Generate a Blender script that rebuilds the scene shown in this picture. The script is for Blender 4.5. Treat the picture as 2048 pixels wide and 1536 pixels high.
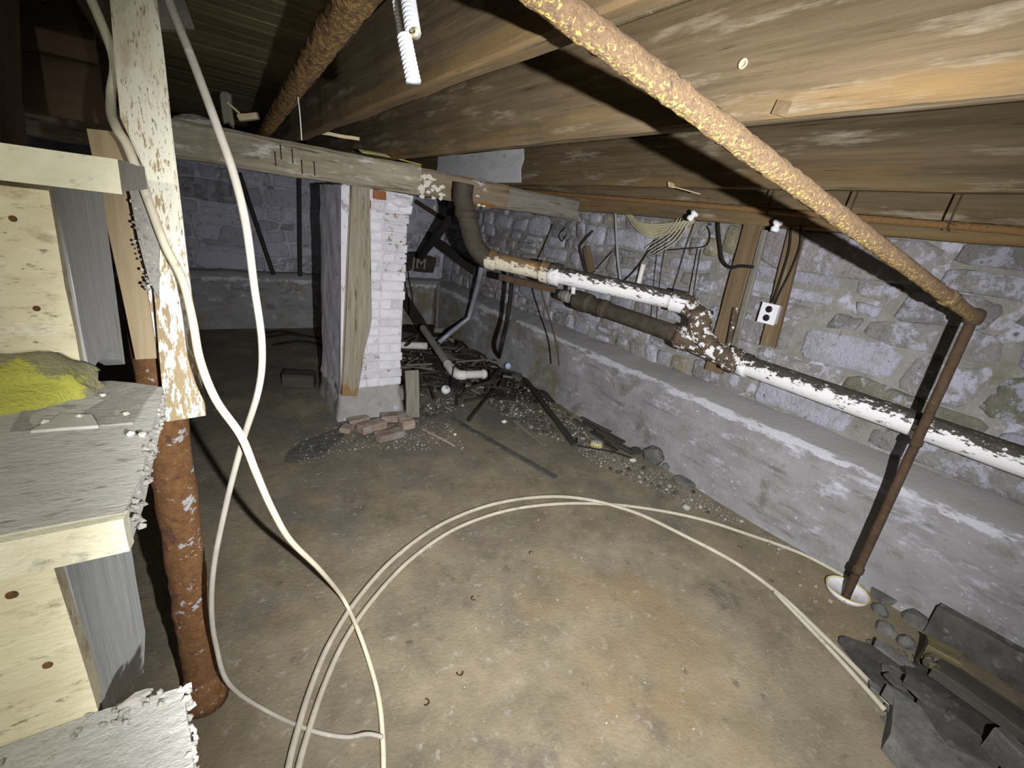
import bpy, bmesh, math, random
from mathutils import Vector, Matrix, noise
random.seed(7)
scene = bpy.context.scene
C = scene.collection
for o in list(bpy.data.objects): bpy.data.objects.remove(o)

# ------------------------------------------------------------------ camera
FOC, PITCH, ROLL, YAW, CAMZ = 907.0, math.radians(19.4), math.radians(7.63), math.radians(35.74), 1.56
fw = Vector((math.sin(YAW)*math.cos(PITCH), math.cos(YAW)*math.cos(PITCH), -math.sin(PITCH)))
r0 = Vector((math.cos(YAW), -math.sin(YAW), 0)); u0 = r0.cross(fw)
rt = math.cos(ROLL)*r0 + math.sin(ROLL)*u0
up = -math.sin(ROLL)*r0 + math.cos(ROLL)*u0
EYE = Vector((0, 0, CAMZ))
cam = bpy.data.objects.new('camera', bpy.data.cameras.new('camera')); C.objects.link(cam)
cam.matrix_world = Matrix(((rt.x, up.x, -fw.x, EYE.x), (rt.y, up.y, -fw.y, EYE.y), (rt.z, up.z, -fw.z, EYE.z), (0, 0, 0, 1)))
cam.data.sensor_width = 36; cam.data.lens = 36*FOC/2048; cam.data.clip_start = 0.02
scene.camera = cam

# ------------------------------------------------------------------ light: the hand torch held beside the camera and a weaker headlamp; a cellar with no daylight
scene.view_settings.view_transform = 'Standard'; scene.view_settings.look = 'None'
scene.view_settings.exposure = 0.35; scene.view_settings.gamma = 1; scene.view_settings.use_curve_mapping = False
w = bpy.data.worlds.new('world'); scene.world = w; w.use_nodes = True
w.node_tree.nodes['Background'].inputs[0].default_value = (0.9, 0.95, 1.0, 1)
w.node_tree.nodes['Background'].inputs[1].default_value = 0.0

def torch(name, pos, target, power, angle, blend, col, size):
    d = bpy.data.lights.new(name, 'SPOT'); d.energy = power; d.spot_size = math.radians(angle); d.spot_blend = blend
    d.color = col; d.shadow_soft_size = size
    o = bpy.data.objects.new(name, d); C.objects.link(o); o.location = pos
    o.rotation_euler = (Vector(target)-Vector(pos)).to_track_quat('-Z', 'Y').to_euler(); return o
torch('torch_offscreen', EYE + rt*0.26 - up*0.08 - fw*0.10, EYE + fw*3 - up*0.22 + rt*0.42, 400, 118, 1.0, (1.0, 0.99, 0.965), 0.010)
torch('headlamp_offscreen', EYE - rt*0.10 + up*0.02 - fw*0.30, EYE + fw*3 - rt*1.3 - up*0.7, 14, 116, 0.8, (1.0, 0.97, 0.84), 0.010)

# ------------------------------------------------------------------ measuring helpers: where a sight line meets a real plane
def ray(x, y): return rt*((x-1024)/FOC) - up*((y-768)/FOC) + fw
def hit(ax, v, x, y):
    d = ray(x, y); t = (v-EYE[ax])/d[ax]; return EYE + d*t
def proj(p):
    d = Vector(p)-EYE; z = d.dot(fw); return 1024+FOC*d.dot(rt)/z, 768-FOC*d.dot(up)/z
def FL(x, y, z=0.0): return hit(2, z, x, y)
def PX(x, y, X): return hit(0, X, x, y)
def PY(x, y, Y): return hit(1, Y, x, y)
def PD(x, y, d): return EYE + ray(x, y)*d

# ------------------------------------------------------------------ object helpers
def link(name, me, m=None, parent=None):
    o = bpy.data.objects.new(name, me); C.objects.link(o)
    if m is not None and me is not None and not me.materials: me.materials.append(m)
    if parent is not None: o.parent = parent
    return o
def tag(o, label, cat, group=None):
    o['label'] = label; o['category'] = cat
    if group: o['group'] = group
    return o
def struct(o, label=None):
    o['kind'] = 'structure'
    if label: o['label'] = label
    return o
def empty(name, loc=(0, 0, 0)):
    o = bpy.data.objects.new(name, None); C.objects.link(o); o.location = loc; o.empty_display_size = 0.05; return o
def keep(o, parent):                       # parent a piece that is already placed in the world, keeping its place
    o.parent = parent; o.matrix_parent_inverse = parent.matrix_basis.inverted(); return o
def smooth(me, on=True):
    for p in me.polygons: p.use_smooth = on
def n3(p, s=1.0, k=0.0):
    return noise.noise_vector(Vector((p[0]*s+k, p[1]*s-k*.7, p[2]*s+k*1.3)))
def bm_mesh(bm, name, sm=False):
    bmesh.ops.recalc_face_normals(bm, faces=bm.faces[:])
    me = bpy.data.meshes.new(name); bm.to_mesh(me); bm.free()
    if sm: smooth(me)
    return me
def frame(p0, p1, upv=(0, 0, 1)):
    x = (Vector(p1)-Vector(p0)); L = x.length; x.normalize(); u = Vector(upv)
    if abs(x.dot(u)) > .98: u = Vector((0, 1, 0)) if abs(x.y) < .9 else Vector((1, 0, 0))
    y = u.cross(x).normalized(); z = x.cross(y); o = (Vector(p0)+Vector(p1))/2
    return Matrix(((x.x, y.x, z.x, o.x), (x.y, y.y, z.y, o.y), (x.z, y.z, z.z, o.z), (0, 0, 0, 1))), L
_seed = [0]
def nxt(): _seed[0] += 1; return _seed[0]*3.17
def timber(name, p0, p1, wd, ht, m, parent=None, upv=(0, 0, 1), jit=0.004, seg=None, ch=0.006, ends=0.0, taper=1.0, sc=6.0):
    """a sawn or split piece of wood from p0 to p1; local X runs along the grain"""
    M, L = frame(p0, p1, upv); k = nxt()
    seg = seg or max(2, min(60, int(L/0.08)))
    ch = min(ch, wd*.3, ht*.3); bm = bmesh.new(); rings = []
    a, b = wd/2, ht/2
    prof = [(-a+ch, -b), (0, -b), (a-ch, -b), (a, -b+ch), (a, 0), (a, b-ch), (a-ch, b), (0, b), (-a+ch, b), (-a, b-ch), (-a, 0), (-a, -b+ch)]
    for i in range(seg+1):
        t = i/seg; x = -L/2+L*t; s = 1+(taper-1)*t; rg = []
        for y, z in prof:
            d = n3((x, y, z), sc, k)*jit + n3((x, y, z), sc*4, k)*jit*.4
            e = 0
            if ends and (i == 0 or i == seg): e = (1 if i else -1)*noise.noise(Vector((y*60+k, z*60, i)))*ends
            rg.append(bm.verts.new((x+e, y*s+d.y, z*s+d.z)))
        rings.append(rg)
    n = len(prof)
    for i in range(seg):
        for j in range(n): bm.faces.new((rings[i][j], rings[i][(j+1) % n], rings[i+1][(j+1) % n], rings[i+1][j]))
    bm.faces.new(rings[0][::-1]); bm.faces.new(rings[-1])
    o = link(name, bm_mesh(bm, name), m, None); o.matrix_basis = M
    if parent is not None: keep(o, parent)
    return o
def spline(pts, sub=8):
    P = [Vector(p) for p in pts]; out = []
    if len(P) < 3: sub = 1 if len(P) < 2 else sub
    for i in range(len(P)-1):
        p0 = P[max(i-1, 0)]; p1 = P[i]; p2 = P[i+1]; p3 = P[min(i+2, len(P)-1)]
        for s in range(sub):
            t = s/sub
            out.append(.5*((2*p1)+(p2-p0)*t+(2*p0-5*p1+4*p2-p3)*t*t+(3*p1-p0-3*p2+p3)*t**3))
    out.append(P[-1]); return out
def tube(name, pts, rad, m, parent=None, seg=10, sm=True, jit=0.0, sc=40, caps=True, flat=1.0):
    """a tube along pts; rad a number or one radius per point; built about its own first point"""
    pts = [Vector(p) for p in pts]; o0 = pts[0].copy(); P = [p-o0 for p in pts]
    rs = rad if isinstance(rad, (list, tuple)) else [rad]*len(P)
    k = nxt(); bm = bmesh.new(); rings = []
    t = (P[1]-P[0]).normalized(); a = Vector((0, 0, 1)) if abs(t.z) < .9 else Vector((1, 0, 0))
    nrm = (a - t*a.dot(t)).normalized()
    for i, p in enumerate(P):
        if i == 0: tt = P[1]-P[0]
        elif i == len(P)-1: tt = P[-1]-P[-2]
        else:
            tt = P[i+1]-P[i-1]
        if tt.length < 1e-7: tt = t
        t = tt.normalized(); nrm = nrm - t*nrm.dot(t)
        if nrm.length < 1e-6: nrm = t.orthogonal()
        nrm.normalize(); bn = t.cross(nrm); rg = []
        for j in range(seg):
            an = 2*math.pi*j/seg; d = nrm*(math.cos(an)*flat)+bn*math.sin(an); r = rs[i]
            if jit: r += noise.noise((p+d*.03)*sc+Vector((k, k, k)))*jit
            rg.append(bm.verts.new(p+d*r))
        rings.append(rg)
    for i in range(len(P)-1):
        for j in range(seg): bm.faces.new((rings[i][j], rings[i][(j+1) % seg], rings[i+1][(j+1) % seg], rings[i+1][j]))
    if caps: bm.faces.new(rings[0][::-1]); bm.faces.new(rings[-1])
    me = bm_mesh(bm, name); smooth(me, sm)
    o = link(name, me, m); o.location = o0
    if parent is not None: keep(o, parent)
    return o
def pipe(name, p0, p1, r, m, parent=None, seg=20, bands=(), jit=0.0, n=None, sc=30):
    """a straight pipe with its own X axis along it; bands = (pos 0..1, half length, extra radius) for hubs and couplings"""
    M, L = frame(p0, p1); xs = set()
    n = n or max(2, int(L/0.03))
    for i in range(n+1): xs.add(round(-L/2+L*i/n, 5))
    for pos, hl, ex in bands:
        c = -L/2+L*pos
        for q in (c-hl-.001, c-hl+.001, c-hl*.6, c+hl*.6, c+hl-.001, c+hl+.001):
            if -L/2 <= q <= L/2: xs.add(round(q, 5))
    k = nxt(); bm = bmesh.new(); rings = []
    for x in sorted(xs):
        rr = r
        for pos, hl, ex in bands:
            c = -L/2+L*pos
            if abs(x-c) <= hl: rr = max(rr, r+ex)
        rg = []
        for j in range(seg):
            an = 2*math.pi*j/seg; y, z = math.cos(an), math.sin(an)
            q = rr + (noise.noise(Vector((x*sc+k, y*rr*sc, z*rr*sc)))*jit if jit else 0)
            rg.append(bm.verts.new((x, y*q, z*q)))
        rings.append(rg)
    for i in range(len(rings)-1):
        for j in range(seg): bm.faces.new((rings[i][j], rings[i][(j+1) % seg], rings[i+1][(j+1) % seg], rings[i+1][j]))
    bm.faces.new(rings[0][::-1]); bm.faces.new(rings[-1])
    me = bm_mesh(bm, name); smooth(me); o = link(name, me, m); o.matrix_basis = M
    if parent is not None: keep(o, parent)
    return o
def rock_mesh(size, sub=1, jit=.25, k=None):
    k = k if k is not None else nxt(); bm = bmesh.new(); bmesh.ops.create_icosphere(bm, subdivisions=sub, radius=1)
    for v in bm.verts:
        d = n3(v.co, 1.3, k)*jit*1.6 + n3(v.co, 3.5, k)*jit*.5
        v.co = Vector(((v.co.x+d.x)*size[0], (v.co.y+d.y)*size[1], (v.co.z+d.z)*size[2]))
    return bm_mesh(bm, 'rock')
def rock(name, loc, size, m, parent=None, sub=1, jit=.25, rz=None):
    o = link(name, rock_mesh(size, sub, jit), m); o.location = loc; o.rotation_euler = (0, 0, random.uniform(0, 6.28) if rz is None else rz)
    if parent is not None: keep(o, parent)
    return o
def prism(name, outline, axis, lo, hi, m, parent=None, jit=0.0, cuts=0, bevel=0.0):
    """a flat outline (two coordinates per point, the axis left out) given thickness lo..hi along axis"""
    bm = bmesh.new(); vs = [[], []]
    cx = sum(p[0] for p in outline)/len(outline); cy = sum(p[1] for p in outline)/len(outline); cz = (lo+hi)/2
    def mk(a, b, c):
        return {0: (c, a, b), 1: (a, c, b), 2: (a, b, c)}[axis]
    org = Vector(mk(cx, cy, cz))
    for s, c in enumerate((lo, hi)):
        for a, b in outline: vs[s].append(bm.verts.new(Vector(mk(a, b, c))-org))
    n = len(outline); bm.faces.new(vs[0][::-1]); bm.faces.new(vs[1])
    for i in range(n): bm.faces.new((vs[0][i], vs[0][(i+1) % n], vs[1][(i+1) % n], vs[1][i]))
    if bevel: bmesh.ops.bevel(bm, geom=bm.edges[:], offset=bevel, segments=1, affect='EDGES')
    if cuts:
        bmesh.ops.triangulate(bm, faces=bm.faces[:]); bmesh.ops.subdivide_edges(bm, edges=bm.edges[:], cuts=cuts, use_grid_fill=True)
    if jit:
        k = nxt()
        for v in bm.verts: v.co += n3(v.co, 9, k)*jit+n3(v.co, 33, k)*jit*.5
    o = link(name, bm_mesh(bm, name), m); o.location = org
    if parent is not None: keep(o, parent)
    return o
def lathe(name, prof, m, loc, parent=None, seg=20, rot=(0, 0, 0), sm=True, ring=False):
    bm = bmesh.new(); rings = []
    for r, z in prof: rings.append([bm.verts.new((r*math.cos(2*math.pi*j/seg), r*math.sin(2*math.pi*j/seg), z)) for j in range(seg)])
    if ring: rings.append(rings[0])
    for i in range(len(rings)-1):
        for j in range(seg): bm.faces.new((rings[i][j], rings[i][(j+1) % seg], rings[i+1][(j+1) % seg], rings[i+1][j]))
    if not ring: bm.faces.new(rings[0][::-1]); bm.faces.new(rings[-1])
    me = bm_mesh(bm, name); smooth(me, sm); o = link(name, me, m); o.location = loc; o.rotation_euler = rot
    if parent is not None: keep(o, parent)
    return o

# ------------------------------------------------------------------ materials (all procedural)
def mat(name, c1, c2, sc=(8, 8, 8), layers=(), rough=.9, bump=None, metal=0.0, spec=.25, rand=True, det=9, lo=.3, hi=.7, tint=0.0):
    """layers: (colour, scale, lo, hi, gate) - gate = (axis, from, to, weight) in the object's own coordinates"""
    m = bpy.data.materials.new(name); m.use_nodes = True; nt = m.node_tree; N = nt.nodes; Lk = nt.links
    bs = N['Principled BSDF']; bs.inputs['Roughness'].default_value = rough; bs.inputs['Metallic'].default_value = metal
    bs.inputs['Specular IOR Level'].default_value = spec
    tc = N.new('ShaderNodeTexCoord'); vec = tc.outputs['Object']
    if rand:
        oi = N.new('ShaderNodeObjectInfo'); mu = N.new('ShaderNodeMath'); mu.operation = 'MULTIPLY'; mu.inputs[1].default_value = 37.0
        Lk.new(oi.outputs['Random'], mu.inputs[0]); ad = N.new('ShaderNodeVectorMath'); ad.operation = 'ADD'
        Lk.new(vec, ad.inputs[0]); Lk.new(mu.outputs[0], ad.inputs[1]); vec2 = ad.outputs[0]
    else: vec2 = vec
    cnt = [0]
    def nz(s, d=det, ro=.68):
        s = (s, s, s) if not isinstance(s, (tuple, list)) else s
        vm = N.new('ShaderNodeVectorMath'); vm.operation = 'MULTIPLY'; vm.inputs[1].default_value = s; Lk.new(vec2, vm.inputs[0])
        cnt[0] += 1; v2 = N.new('ShaderNodeVectorMath'); v2.operation = 'ADD'; v2.inputs[1].default_value = (cnt[0]*5.3, cnt[0]*2.9, -cnt[0]*7.7)
        Lk.new(vm.outputs[0], v2.inputs[0])
        t = N.new('ShaderNodeTexNoise'); t.inputs['Scale'].default_value = 1; t.inputs['Detail'].default_value = d; t.inputs['Roughness'].default_value = ro
        Lk.new(v2.outputs[0], t.inputs['Vector']); return t.outputs['Fac']
    def mr(f, a, b, c=0., d=1.):
        t = N.new('ShaderNodeMapRange'); t.inputs[1].default_value = a; t.inputs[2].default_value = b
        t.inputs[3].default_value = c; t.inputs[4].default_value = d; Lk.new(f, t.inputs[0]); return t.outputs[0]
    def mix(f, a, b):
        t = N.new('ShaderNodeMix'); t.data_type = 'RGBA'; Lk.new(f, t.inputs[0])
        for q, i in ((a, 6), (b, 7)):
            if isinstance(q, (tuple, list)): t.inputs[i].default_value = (*q, 1)
            else: Lk.new(q, t.inputs[i])
        return t.outputs[2]
    col = mix(mr(nz(sc), lo, hi), c1, c2)
    sep = None
    for ly in layers:
        lc, ls, la, lb = ly[:4]; g = ly[4] if len(ly) > 4 else None
        f = nz(ls)
        if g:
            if sep is None: sep = N.new('ShaderNodeSeparateXYZ'); Lk.new(vec, sep.inputs[0])
            gm = mr(sep.outputs[g[0]], g[1], g[2], -g[3], g[3])
            a = N.new('ShaderNodeMath'); a.operation = 'ADD'; Lk.new(f, a.inputs[0]); Lk.new(gm, a.inputs[1]); f = a.outputs[0]
        col = mix(mr(f, la, lb), col, lc)
    if tint:
        oi2 = N.new('ShaderNodeObjectInfo'); hs = N.new('ShaderNodeHueSaturation')
        Lk.new(mr(oi2.outputs['Random'], 0, 1, 1-tint, 1+tint), hs.inputs['Value']); Lk.new(col, hs.inputs['Color']); col = hs.outputs[0]
    Lk.new(col, bs.inputs['Base Color'])
    if bump:
        b = N.new('ShaderNodeBump'); b.inputs['Strength'].default_value = bump[1]; b.inputs['Distance'].default_value = bump[2]
        Lk.new(nz(bump[0], 8, .7), b.inputs['Height']); Lk.new(b.outputs[0], bs.inputs['Normal'])
    return m
LAV = (.50, .50, .61); LAVD = (.33, .33, .40); DUST = (.30, .29, .26)
M = {}
M['concrete'] = mat('floor_concrete', (.145, .124, .088), (.295, .250, .175), (4.5, 4.5, 4.5), [
    ((.27, .185, .095), (1.3, 1.3, 1.3), .54, .82, (1, 2.6, .2, .08)), ((.13, .125, .118), (1.6, 1.6, 1.6), .50, .72, (1, .6, 3.2, .12)),
    ((.09, .083, .074), (1.7, 1.7, 1.7), .58, .70), ((.34, .31, .27), (26, 26, 26), .58, .72), ((.085, .075, .062), (15, 15, 15), .60, .74), ((.42, .38, .33), (60, 60, 60), .66, .72)],
    rough=.8, bump=((70, 70, 70), .7, .008), rand=False)
M['mortar'] = mat('wall_mortar', (.21, .20, .18), (.34, .33, .32), (8, 8, 8), [(LAV, (7, 7, 7), .54, .62), ((.17, .17, .10), (3, 3, 3), .58, .70, (1, 1.2, -.2, .07)), ((.15, .145, .13), (22, 22, 22), .60, .68)], bump=((50, 50, 50), .9, .012), rand=False)
M['backmortar'] = mat('whitewashed_mortar', (.34, .34, .41), (.58, .58, .70), (8, 8, 8), [((.20, .20, .22), (7, 7, 7), .58, .64), ((.20, .19, .13), (1.6, 1.6, 1.6), .62, .7)], bump=((34, 34, 34), .9, .014), rand=False)
def stone(nm, a, b, cov): return mat(nm, a, b, (12, 12, 12), [(LAV, (11, 11, 11), cov, cov+.07), ((.16, .16, .15), (26, 26, 26), .60, .67)], bump=((42, 42, 42), 1.0, .022), tint=.2)
STONES = [stone('stone_grey', (.21, .21, .21), (.37, .36, .36), .51), stone('stone_tan', (.28, .25, .18), (.42, .37, .26), .56),
          stone('stone_white', (.34, .34, .37), (.50, .50, .57), .46), stone('stone_green', (.15, .155, .115), (.30, .30, .24), .53), stone('stone_pink', (.29, .26, .26), (.42, .39, .41), .52)]
BSTONES = [stone('whitewashed_stone', (.36, .36, .42), (.58, .58, .68), .40), stone('whitewashed_stone_worn', (.28, .28, .31), (.52, .52, .60), .42), stone('whitewashed_stone_damp', (.22, .22, .22), (.44, .44, .50), .48)]
M['parge'] = mat('parged_footing', (.21, .205, .21), (.33, .325, .345), (5, 5, 9), [(LAV, (6, 3.5, 8), .56, .66, (2, .1, .60, .04)), ((.20, .175, .12), (1.6, 1.6, 1.6), .58, .68, (1, .5, 4.2, .08)), ((.15, .15, .15), (5, 2, 14), .56, .68),
    ((.16, .155, .14), (4, 4, 4), .57, .68), (LAV, (30, 30, 30), .63, .67), ((.20, .195, .19), (24, 24, 24), .62, .70), ((.50, .50, .56), (9, 3, 9), .56, .62, (2, .50, .56, .14)), ((.25, .245, .25), (12, 5, 12), .50, .56, (2, .565, .60, .25))], bump=((40, 40, 40), .6, .012), rand=False)
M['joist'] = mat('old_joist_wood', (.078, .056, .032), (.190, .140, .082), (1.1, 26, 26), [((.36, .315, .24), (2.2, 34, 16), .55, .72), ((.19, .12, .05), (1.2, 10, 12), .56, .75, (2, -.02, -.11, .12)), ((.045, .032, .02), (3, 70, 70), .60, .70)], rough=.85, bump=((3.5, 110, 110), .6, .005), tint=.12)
M['subfloor'] = mat('subfloor_wood', (.14, .112, .058), (.25, .21, .115), (1.6, 40, 40), [((.06, .045, .025), (2.5, 60, 60), .57, .68), ((.30, .26, .16), (4, 50, 50), .60, .72)], bump=((3, 60, 60), .5, .006), tint=.22)
M['girder'] = mat('weathered_girder_wood', (.23, .20, .145), (.42, .385, .30), (2.2, 26, 26), [((.10, .08, .052), (3.2, 46, 40), .56, .66), ((.56, .55, .52), (6, 22, 22), .55, .64), ((.22, .10, .04), (3, 18, 18), .66, .74)], bump=((4, 60, 60), .7, .008))
M['girderdark'] = mat('stained_girder_wood', (.16, .12, .075), (.28, .23, .17), (2, 14, 14), [((.26, .13, .035), (2.6, 7, 7), .52, .60), ((.55, .54, .56), (6, 12, 12), .58, .64), ((.06, .05, .04), (3, 24, 24), .6, .7)], bump=((4, 60, 60), .7, .008))
M['greywood'] = mat('grey_old_wood', (.13, .12, .10), (.26, .24, .205), (1.4, 22, 22), [((.07, .06, .05), (3, 40, 40), .58, .68), ((.34, .32, .28), (3, 22, 22), .60, .72)], bump=((4, 70, 70), .6, .006), tint=.15)
M['darkwood'] = mat('dark_rotten_wood', (.030, .026, .022), (.075, .066, .058), (1.4, 20, 20), [((.11, .10, .09), (4, 30, 30), .62, .72)], bump=((4, 70, 70), .7, .008), tint=.25)
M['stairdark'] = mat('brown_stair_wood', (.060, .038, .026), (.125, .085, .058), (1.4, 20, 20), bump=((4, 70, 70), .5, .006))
M['studwood'] = mat('brown_stud_wood', (.11, .075, .042), (.20, .145, .085), (1.2, 20, 20), [((.24, .20, .14), (2, 30, 30), .60, .72), ((.06, .04, .025), (2, 30, 30), .60, .70)], bump=((4, 70, 70), .5, .005))
M['plankpost'] = mat('grey_brown_post_wood', (.20, .17, .125), (.34, .31, .25), (40, 40, 2.2), [((.10, .075, .05), (50, 50, 5), .58, .68), ((.24, .15, .07), (14, 14, 4), .52, .62, (2, -.45, -.68, .25))], bump=((90, 90, 7), .7, .005))
M['cream'] = mat('cream_painted_wood', (.62, .56, .39), (.76, .71, .53), (12, 30, 30), [((.42, .34, .21), (14, 34, 34), .54, .66), ((.28, .24, .16), (50, 130, 130), .58, .66), ((.80, .80, .70), (16, 30, 30), .58, .72)], rough=.75, bump=((60, 200, 200), .6, .003))
M['tread'] = mat('dusty_tread_wood', (.48, .47, .45), (.66, .65, .62), (16, 50, 50), [((.30, .28, .24), (30, 90, 90), .58, .68), ((.64, .62, .56), (90, 130, 130), .63, .70)], bump=((110, 220, 220), .8, .003))
M['nosing'] = mat('cream_nosing_paint', (.66, .63, .47), (.80, .77, .62), (30, 50, 50), [((.46, .44, .37), (40, 60, 60), .57, .66), ((.58, .58, .54), (90, 110, 110), .62, .68)], bump=((90, 150, 150), .7, .003))
M['stringer'] = mat('blue_grey_painted_stringer', (.38, .40, .41), (.56, .59, .62), (50, 50, 4), [((.42, .38, .31), (40, 40, 9), .58, .68), ((.68, .71, .75), (80, 80, 5), .58, .70)], bump=((160, 160, 16), .5, .003))
M['postpaint'] = mat('flaking_cream_paint_post', (.36, .27, .155), (.50, .40, .24), (60, 60, 5), [((.82, .80, .68), (130, 130, 20), .36, .42), ((.80, .80, .78), (90, 90, 22), .50, .54, (2, -.12, -.32, .2)), ((.36, .27, .155), (50, 50, 16), .52, .56, (2, -.40, -.56, .22)), ((.58, .74, .70), (70, 70, 24), .60, .64, (2, -.36, -.50, .12)), ((.46, .36, .17), (14, 14, 4), .50, .74, (2, .0, .30, .06)), ((.40, .25, .08), (30, 30, 8), .58, .72, (0, .0, -.04, .10)), ((.22, .18, .10), (260, 260, 60), .59, .63), ((.38, .29, .17), (90, 90, 22), .54, .57, (2, .10, -.45, .07))], rough=.75, bump=((150, 150, 30), .7, .003))
M['boardbrown'] = mat('bare_brown_board', (.34, .26, .155), (.46, .37, .24), (70, 70, 5), [((.24, .17, .09), (60, 60, 8), .58, .70), ((.62, .60, .50), (80, 80, 26), .66, .70)], bump=((120, 120, 12), .5, .003))
M['rust'] = mat('scaly_rust', (.14, .075, .036), (.26, .15, .070), (60, 60, 60), [((.46, .29, .10), (70, 70, 70), .50, .57), ((.085, .062, .05), (26, 26, 26), .59, .66), ((.62, .44, .16), (130, 130, 130), .57, .62)], rough=.95, bump=((130, 130, 130), 1.0, .010))
M['rustbright'] = mat('bright_yellow_rust', (.15, .095, .055), (.27, .18, .105), (80, 80, 80), [((.36, .25, .13), (130, 130, 130), .57, .63), ((.12, .085, .065), (40, 40, 40), .58, .66), ((.66, .47, .14), (130, 130, 130), .60, .63, (2, .022, -.026, .085))], rough=.95, bump=((150, 150, 150), 1.0, .010))
M['rustfine'] = mat('fine_orange_rust', (.17, .095, .040), (.30, .175, .072), (130, 130, 130), [((.09, .055, .032), (30, 60, 60), .58, .68), ((.40, .25, .10), (200, 200, 200), .60, .66)], rough=.95, bump=((200, 200, 200), 1.0, .006))
M['rustdark'] = mat('dark_brown_rust', (.045, .028, .018), (.085, .055, .034), (16, 16, 16), [((.14, .085, .045), (30, 30, 30), .60, .68)], rough=.9, bump=((60, 60, 60), .6, .006))
M['rustcol'] = mat('rusted_column_with_paint', (.15, .070, .028), (.29, .150, .065), (50, 50, 50), [((.11, .055, .045), (18, 18, 18), .57, .66), ((.52, .52, .56), (24, 24, 14), .60, .62), ((.46, .36, .22), (60, 60, 60), .63, .66)], rough=.92, bump=((110, 110, 110), 1.0, .008))
M['castwhite'] = mat('cast_iron_flaking_white', (.035, .031, .028), (.075, .066, .056), (12, 12, 12), [((.70, .70, .73), (22, 44, 44), .50, .52, (2, .062, -.01, .17)), ((.09, .08, .078), (16, 50, 50), .60, .62), ((.46, .46, .50), (12, 60, 60), .60, .68), ((.26, .12, .05), (22, 22, 22), .69, .72)], rough=.7, bump=((60, 60, 60), .5, .005))
M['castmix'] = mat('cast_iron_patchy_paint', (.045, .035, .026), (.12, .085, .055), (14, 14, 14), [((.66, .66, .68), (24, 24, 24), .54, .55), ((.22, .14, .07), (30, 30, 30), .60, .68)], rough=.75, bump=((60, 60, 60), .6, .006))
M['castdark'] = mat('cast_iron_bare', (.030, .026, .022), (.085, .068, .050), (14, 14, 14), [((.17, .10, .05), (12, 12, 12), .62, .72), ((.50, .50, .52), (20, 20, 20), .69, .71)], rough=.75, bump=((60, 60, 60), .6, .006))
M['castrust'] = mat('cast_iron_rusty_cream', (.10, .065, .035), (.22, .15, .08), (12, 12, 12), [((.58, .54, .44), (26, 50, 50), .50, .53, (2, .05, -.02, .16)), ((.34, .18, .05), (14, 30, 30), .57, .64), ((.06, .05, .04), (26, 40, 40), .60, .64)], rough=.8, bump=((60, 60, 60), .6, .006))
M['pvc'] = mat('white_pvc', (.66, .66, .64), (.76, .76, .74), (5, 5, 5), [((.40, .38, .34), (9, 9, 9), .62, .74)], rough=.5)
M['pvcdirty'] = mat('dirty_pvc', (.20, .195, .19), (.32, .31, .30), (8, 8, 8), [((.12, .11, .10), (12, 12, 12), .6, .7)], rough=.7)
M['cablegrey'] = mat('grey_cable', (.33, .31, .27), (.46, .43, .38), (14, 14, 14), [((.55, .52, .46), (30, 30, 30), .6, .7)], rough=.7, rand=False)
M['cablecream'] = mat('cream_cable', (.62, .57, .43), (.74, .69, .54), (14, 14, 14), [((.45, .40, .28), (30, 30, 30), .62, .7)], rough=.65, rand=False)
M['tubing'] = mat('dusty_poly_tubing', (.36, .33, .26), (.50, .47, .38), (9, 9, 9), [((.58, .56, .47), (30, 30, 30), .6, .7), ((.28, .25, .19), (12, 12, 12), .58, .7)], rough=.6, rand=False)
M['black'] = mat('black_rubber', (.008, .008, .008), (.020, .019, .018), (20, 20, 20), rough=.7)
M['darkiron'] = mat('dark_iron', (.022, .020, .019), (.050, .045, .042), (20, 20, 20), rough=.7)
M['wirewhite'] = mat('pale_wire', (.48, .45, .36), (.62, .58, .46), (30, 30, 30), rough=.6)
M['wireyellow'] = mat('yellow_wire', (.36, .32, .08), (.52, .46, .12), (30, 30, 30), rough=.6)
M['galv'] = mat('galvanised_spiral', (.52, .55, .60), (.68, .71, .76), (20, 20, 20), [((.40, .41, .42), (30, 30, 30), .6, .7)], rough=.5, metal=.25, spec=.5)
M['conduit'] = mat('galvanised_conduit', (.26, .28, .32), (.38, .40, .46), (14, 14, 14), rough=.5, metal=.3, spec=.5)
M['porcelain'] = mat('white_porcelain', (.70, .71, .78), (.80, .81, .86), (12, 12, 12), [((.45, .45, .48), (30, 30, 30), .64, .7)], rough=.35, spec=.5)
M['steelplate'] = mat('steel_box', (.46, .48, .56), (.58, .60, .68), (20, 20, 20), rough=.5, metal=.2, spec=.5)
M['brickwhite'] = mat('whitewashed_brick', (.60, .60, .67), (.74, .74, .80), (14, 14, 14), [((.40, .38, .39), (30, 30, 30), .60, .68), ((.16, .15, .15), (60, 60, 60), .68, .71), ((.34, .16, .10), (14, 14, 14), .70, .73), ((.42, .32, .20), (7, 7, 7), .68, .74)], bump=((60, 60, 60), .7, .006))
M['brickworn'] = mat('half_stripped_brick', (.50, .50, .56), (.64, .64, .70), (9, 9, 9), [((.26, .14, .095), (14, 14, 14), .58, .62), ((.36, .28, .19), (12, 12, 12), .56, .62), ((.26, .24, .26), (12, 12, 12), .62, .68)], bump=((60, 60, 60), .8, .006))
M['brickred'] = mat('bare_red_brick', (.24, .085, .045), (.34, .13, .07), (14, 14, 14), [((.30, .26, .25), (12, 12, 12), .62, .70)], bump=((60, 60, 60), .7, .006))
M['brickjoint'] = mat('pier_joint_mortar', (.48, .48, .52), (.66, .66, .72), (9, 9, 9), [((.30, .26, .20), (7, 7, 7), .62, .7)], bump=((50, 50, 50), .8, .008))
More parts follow.
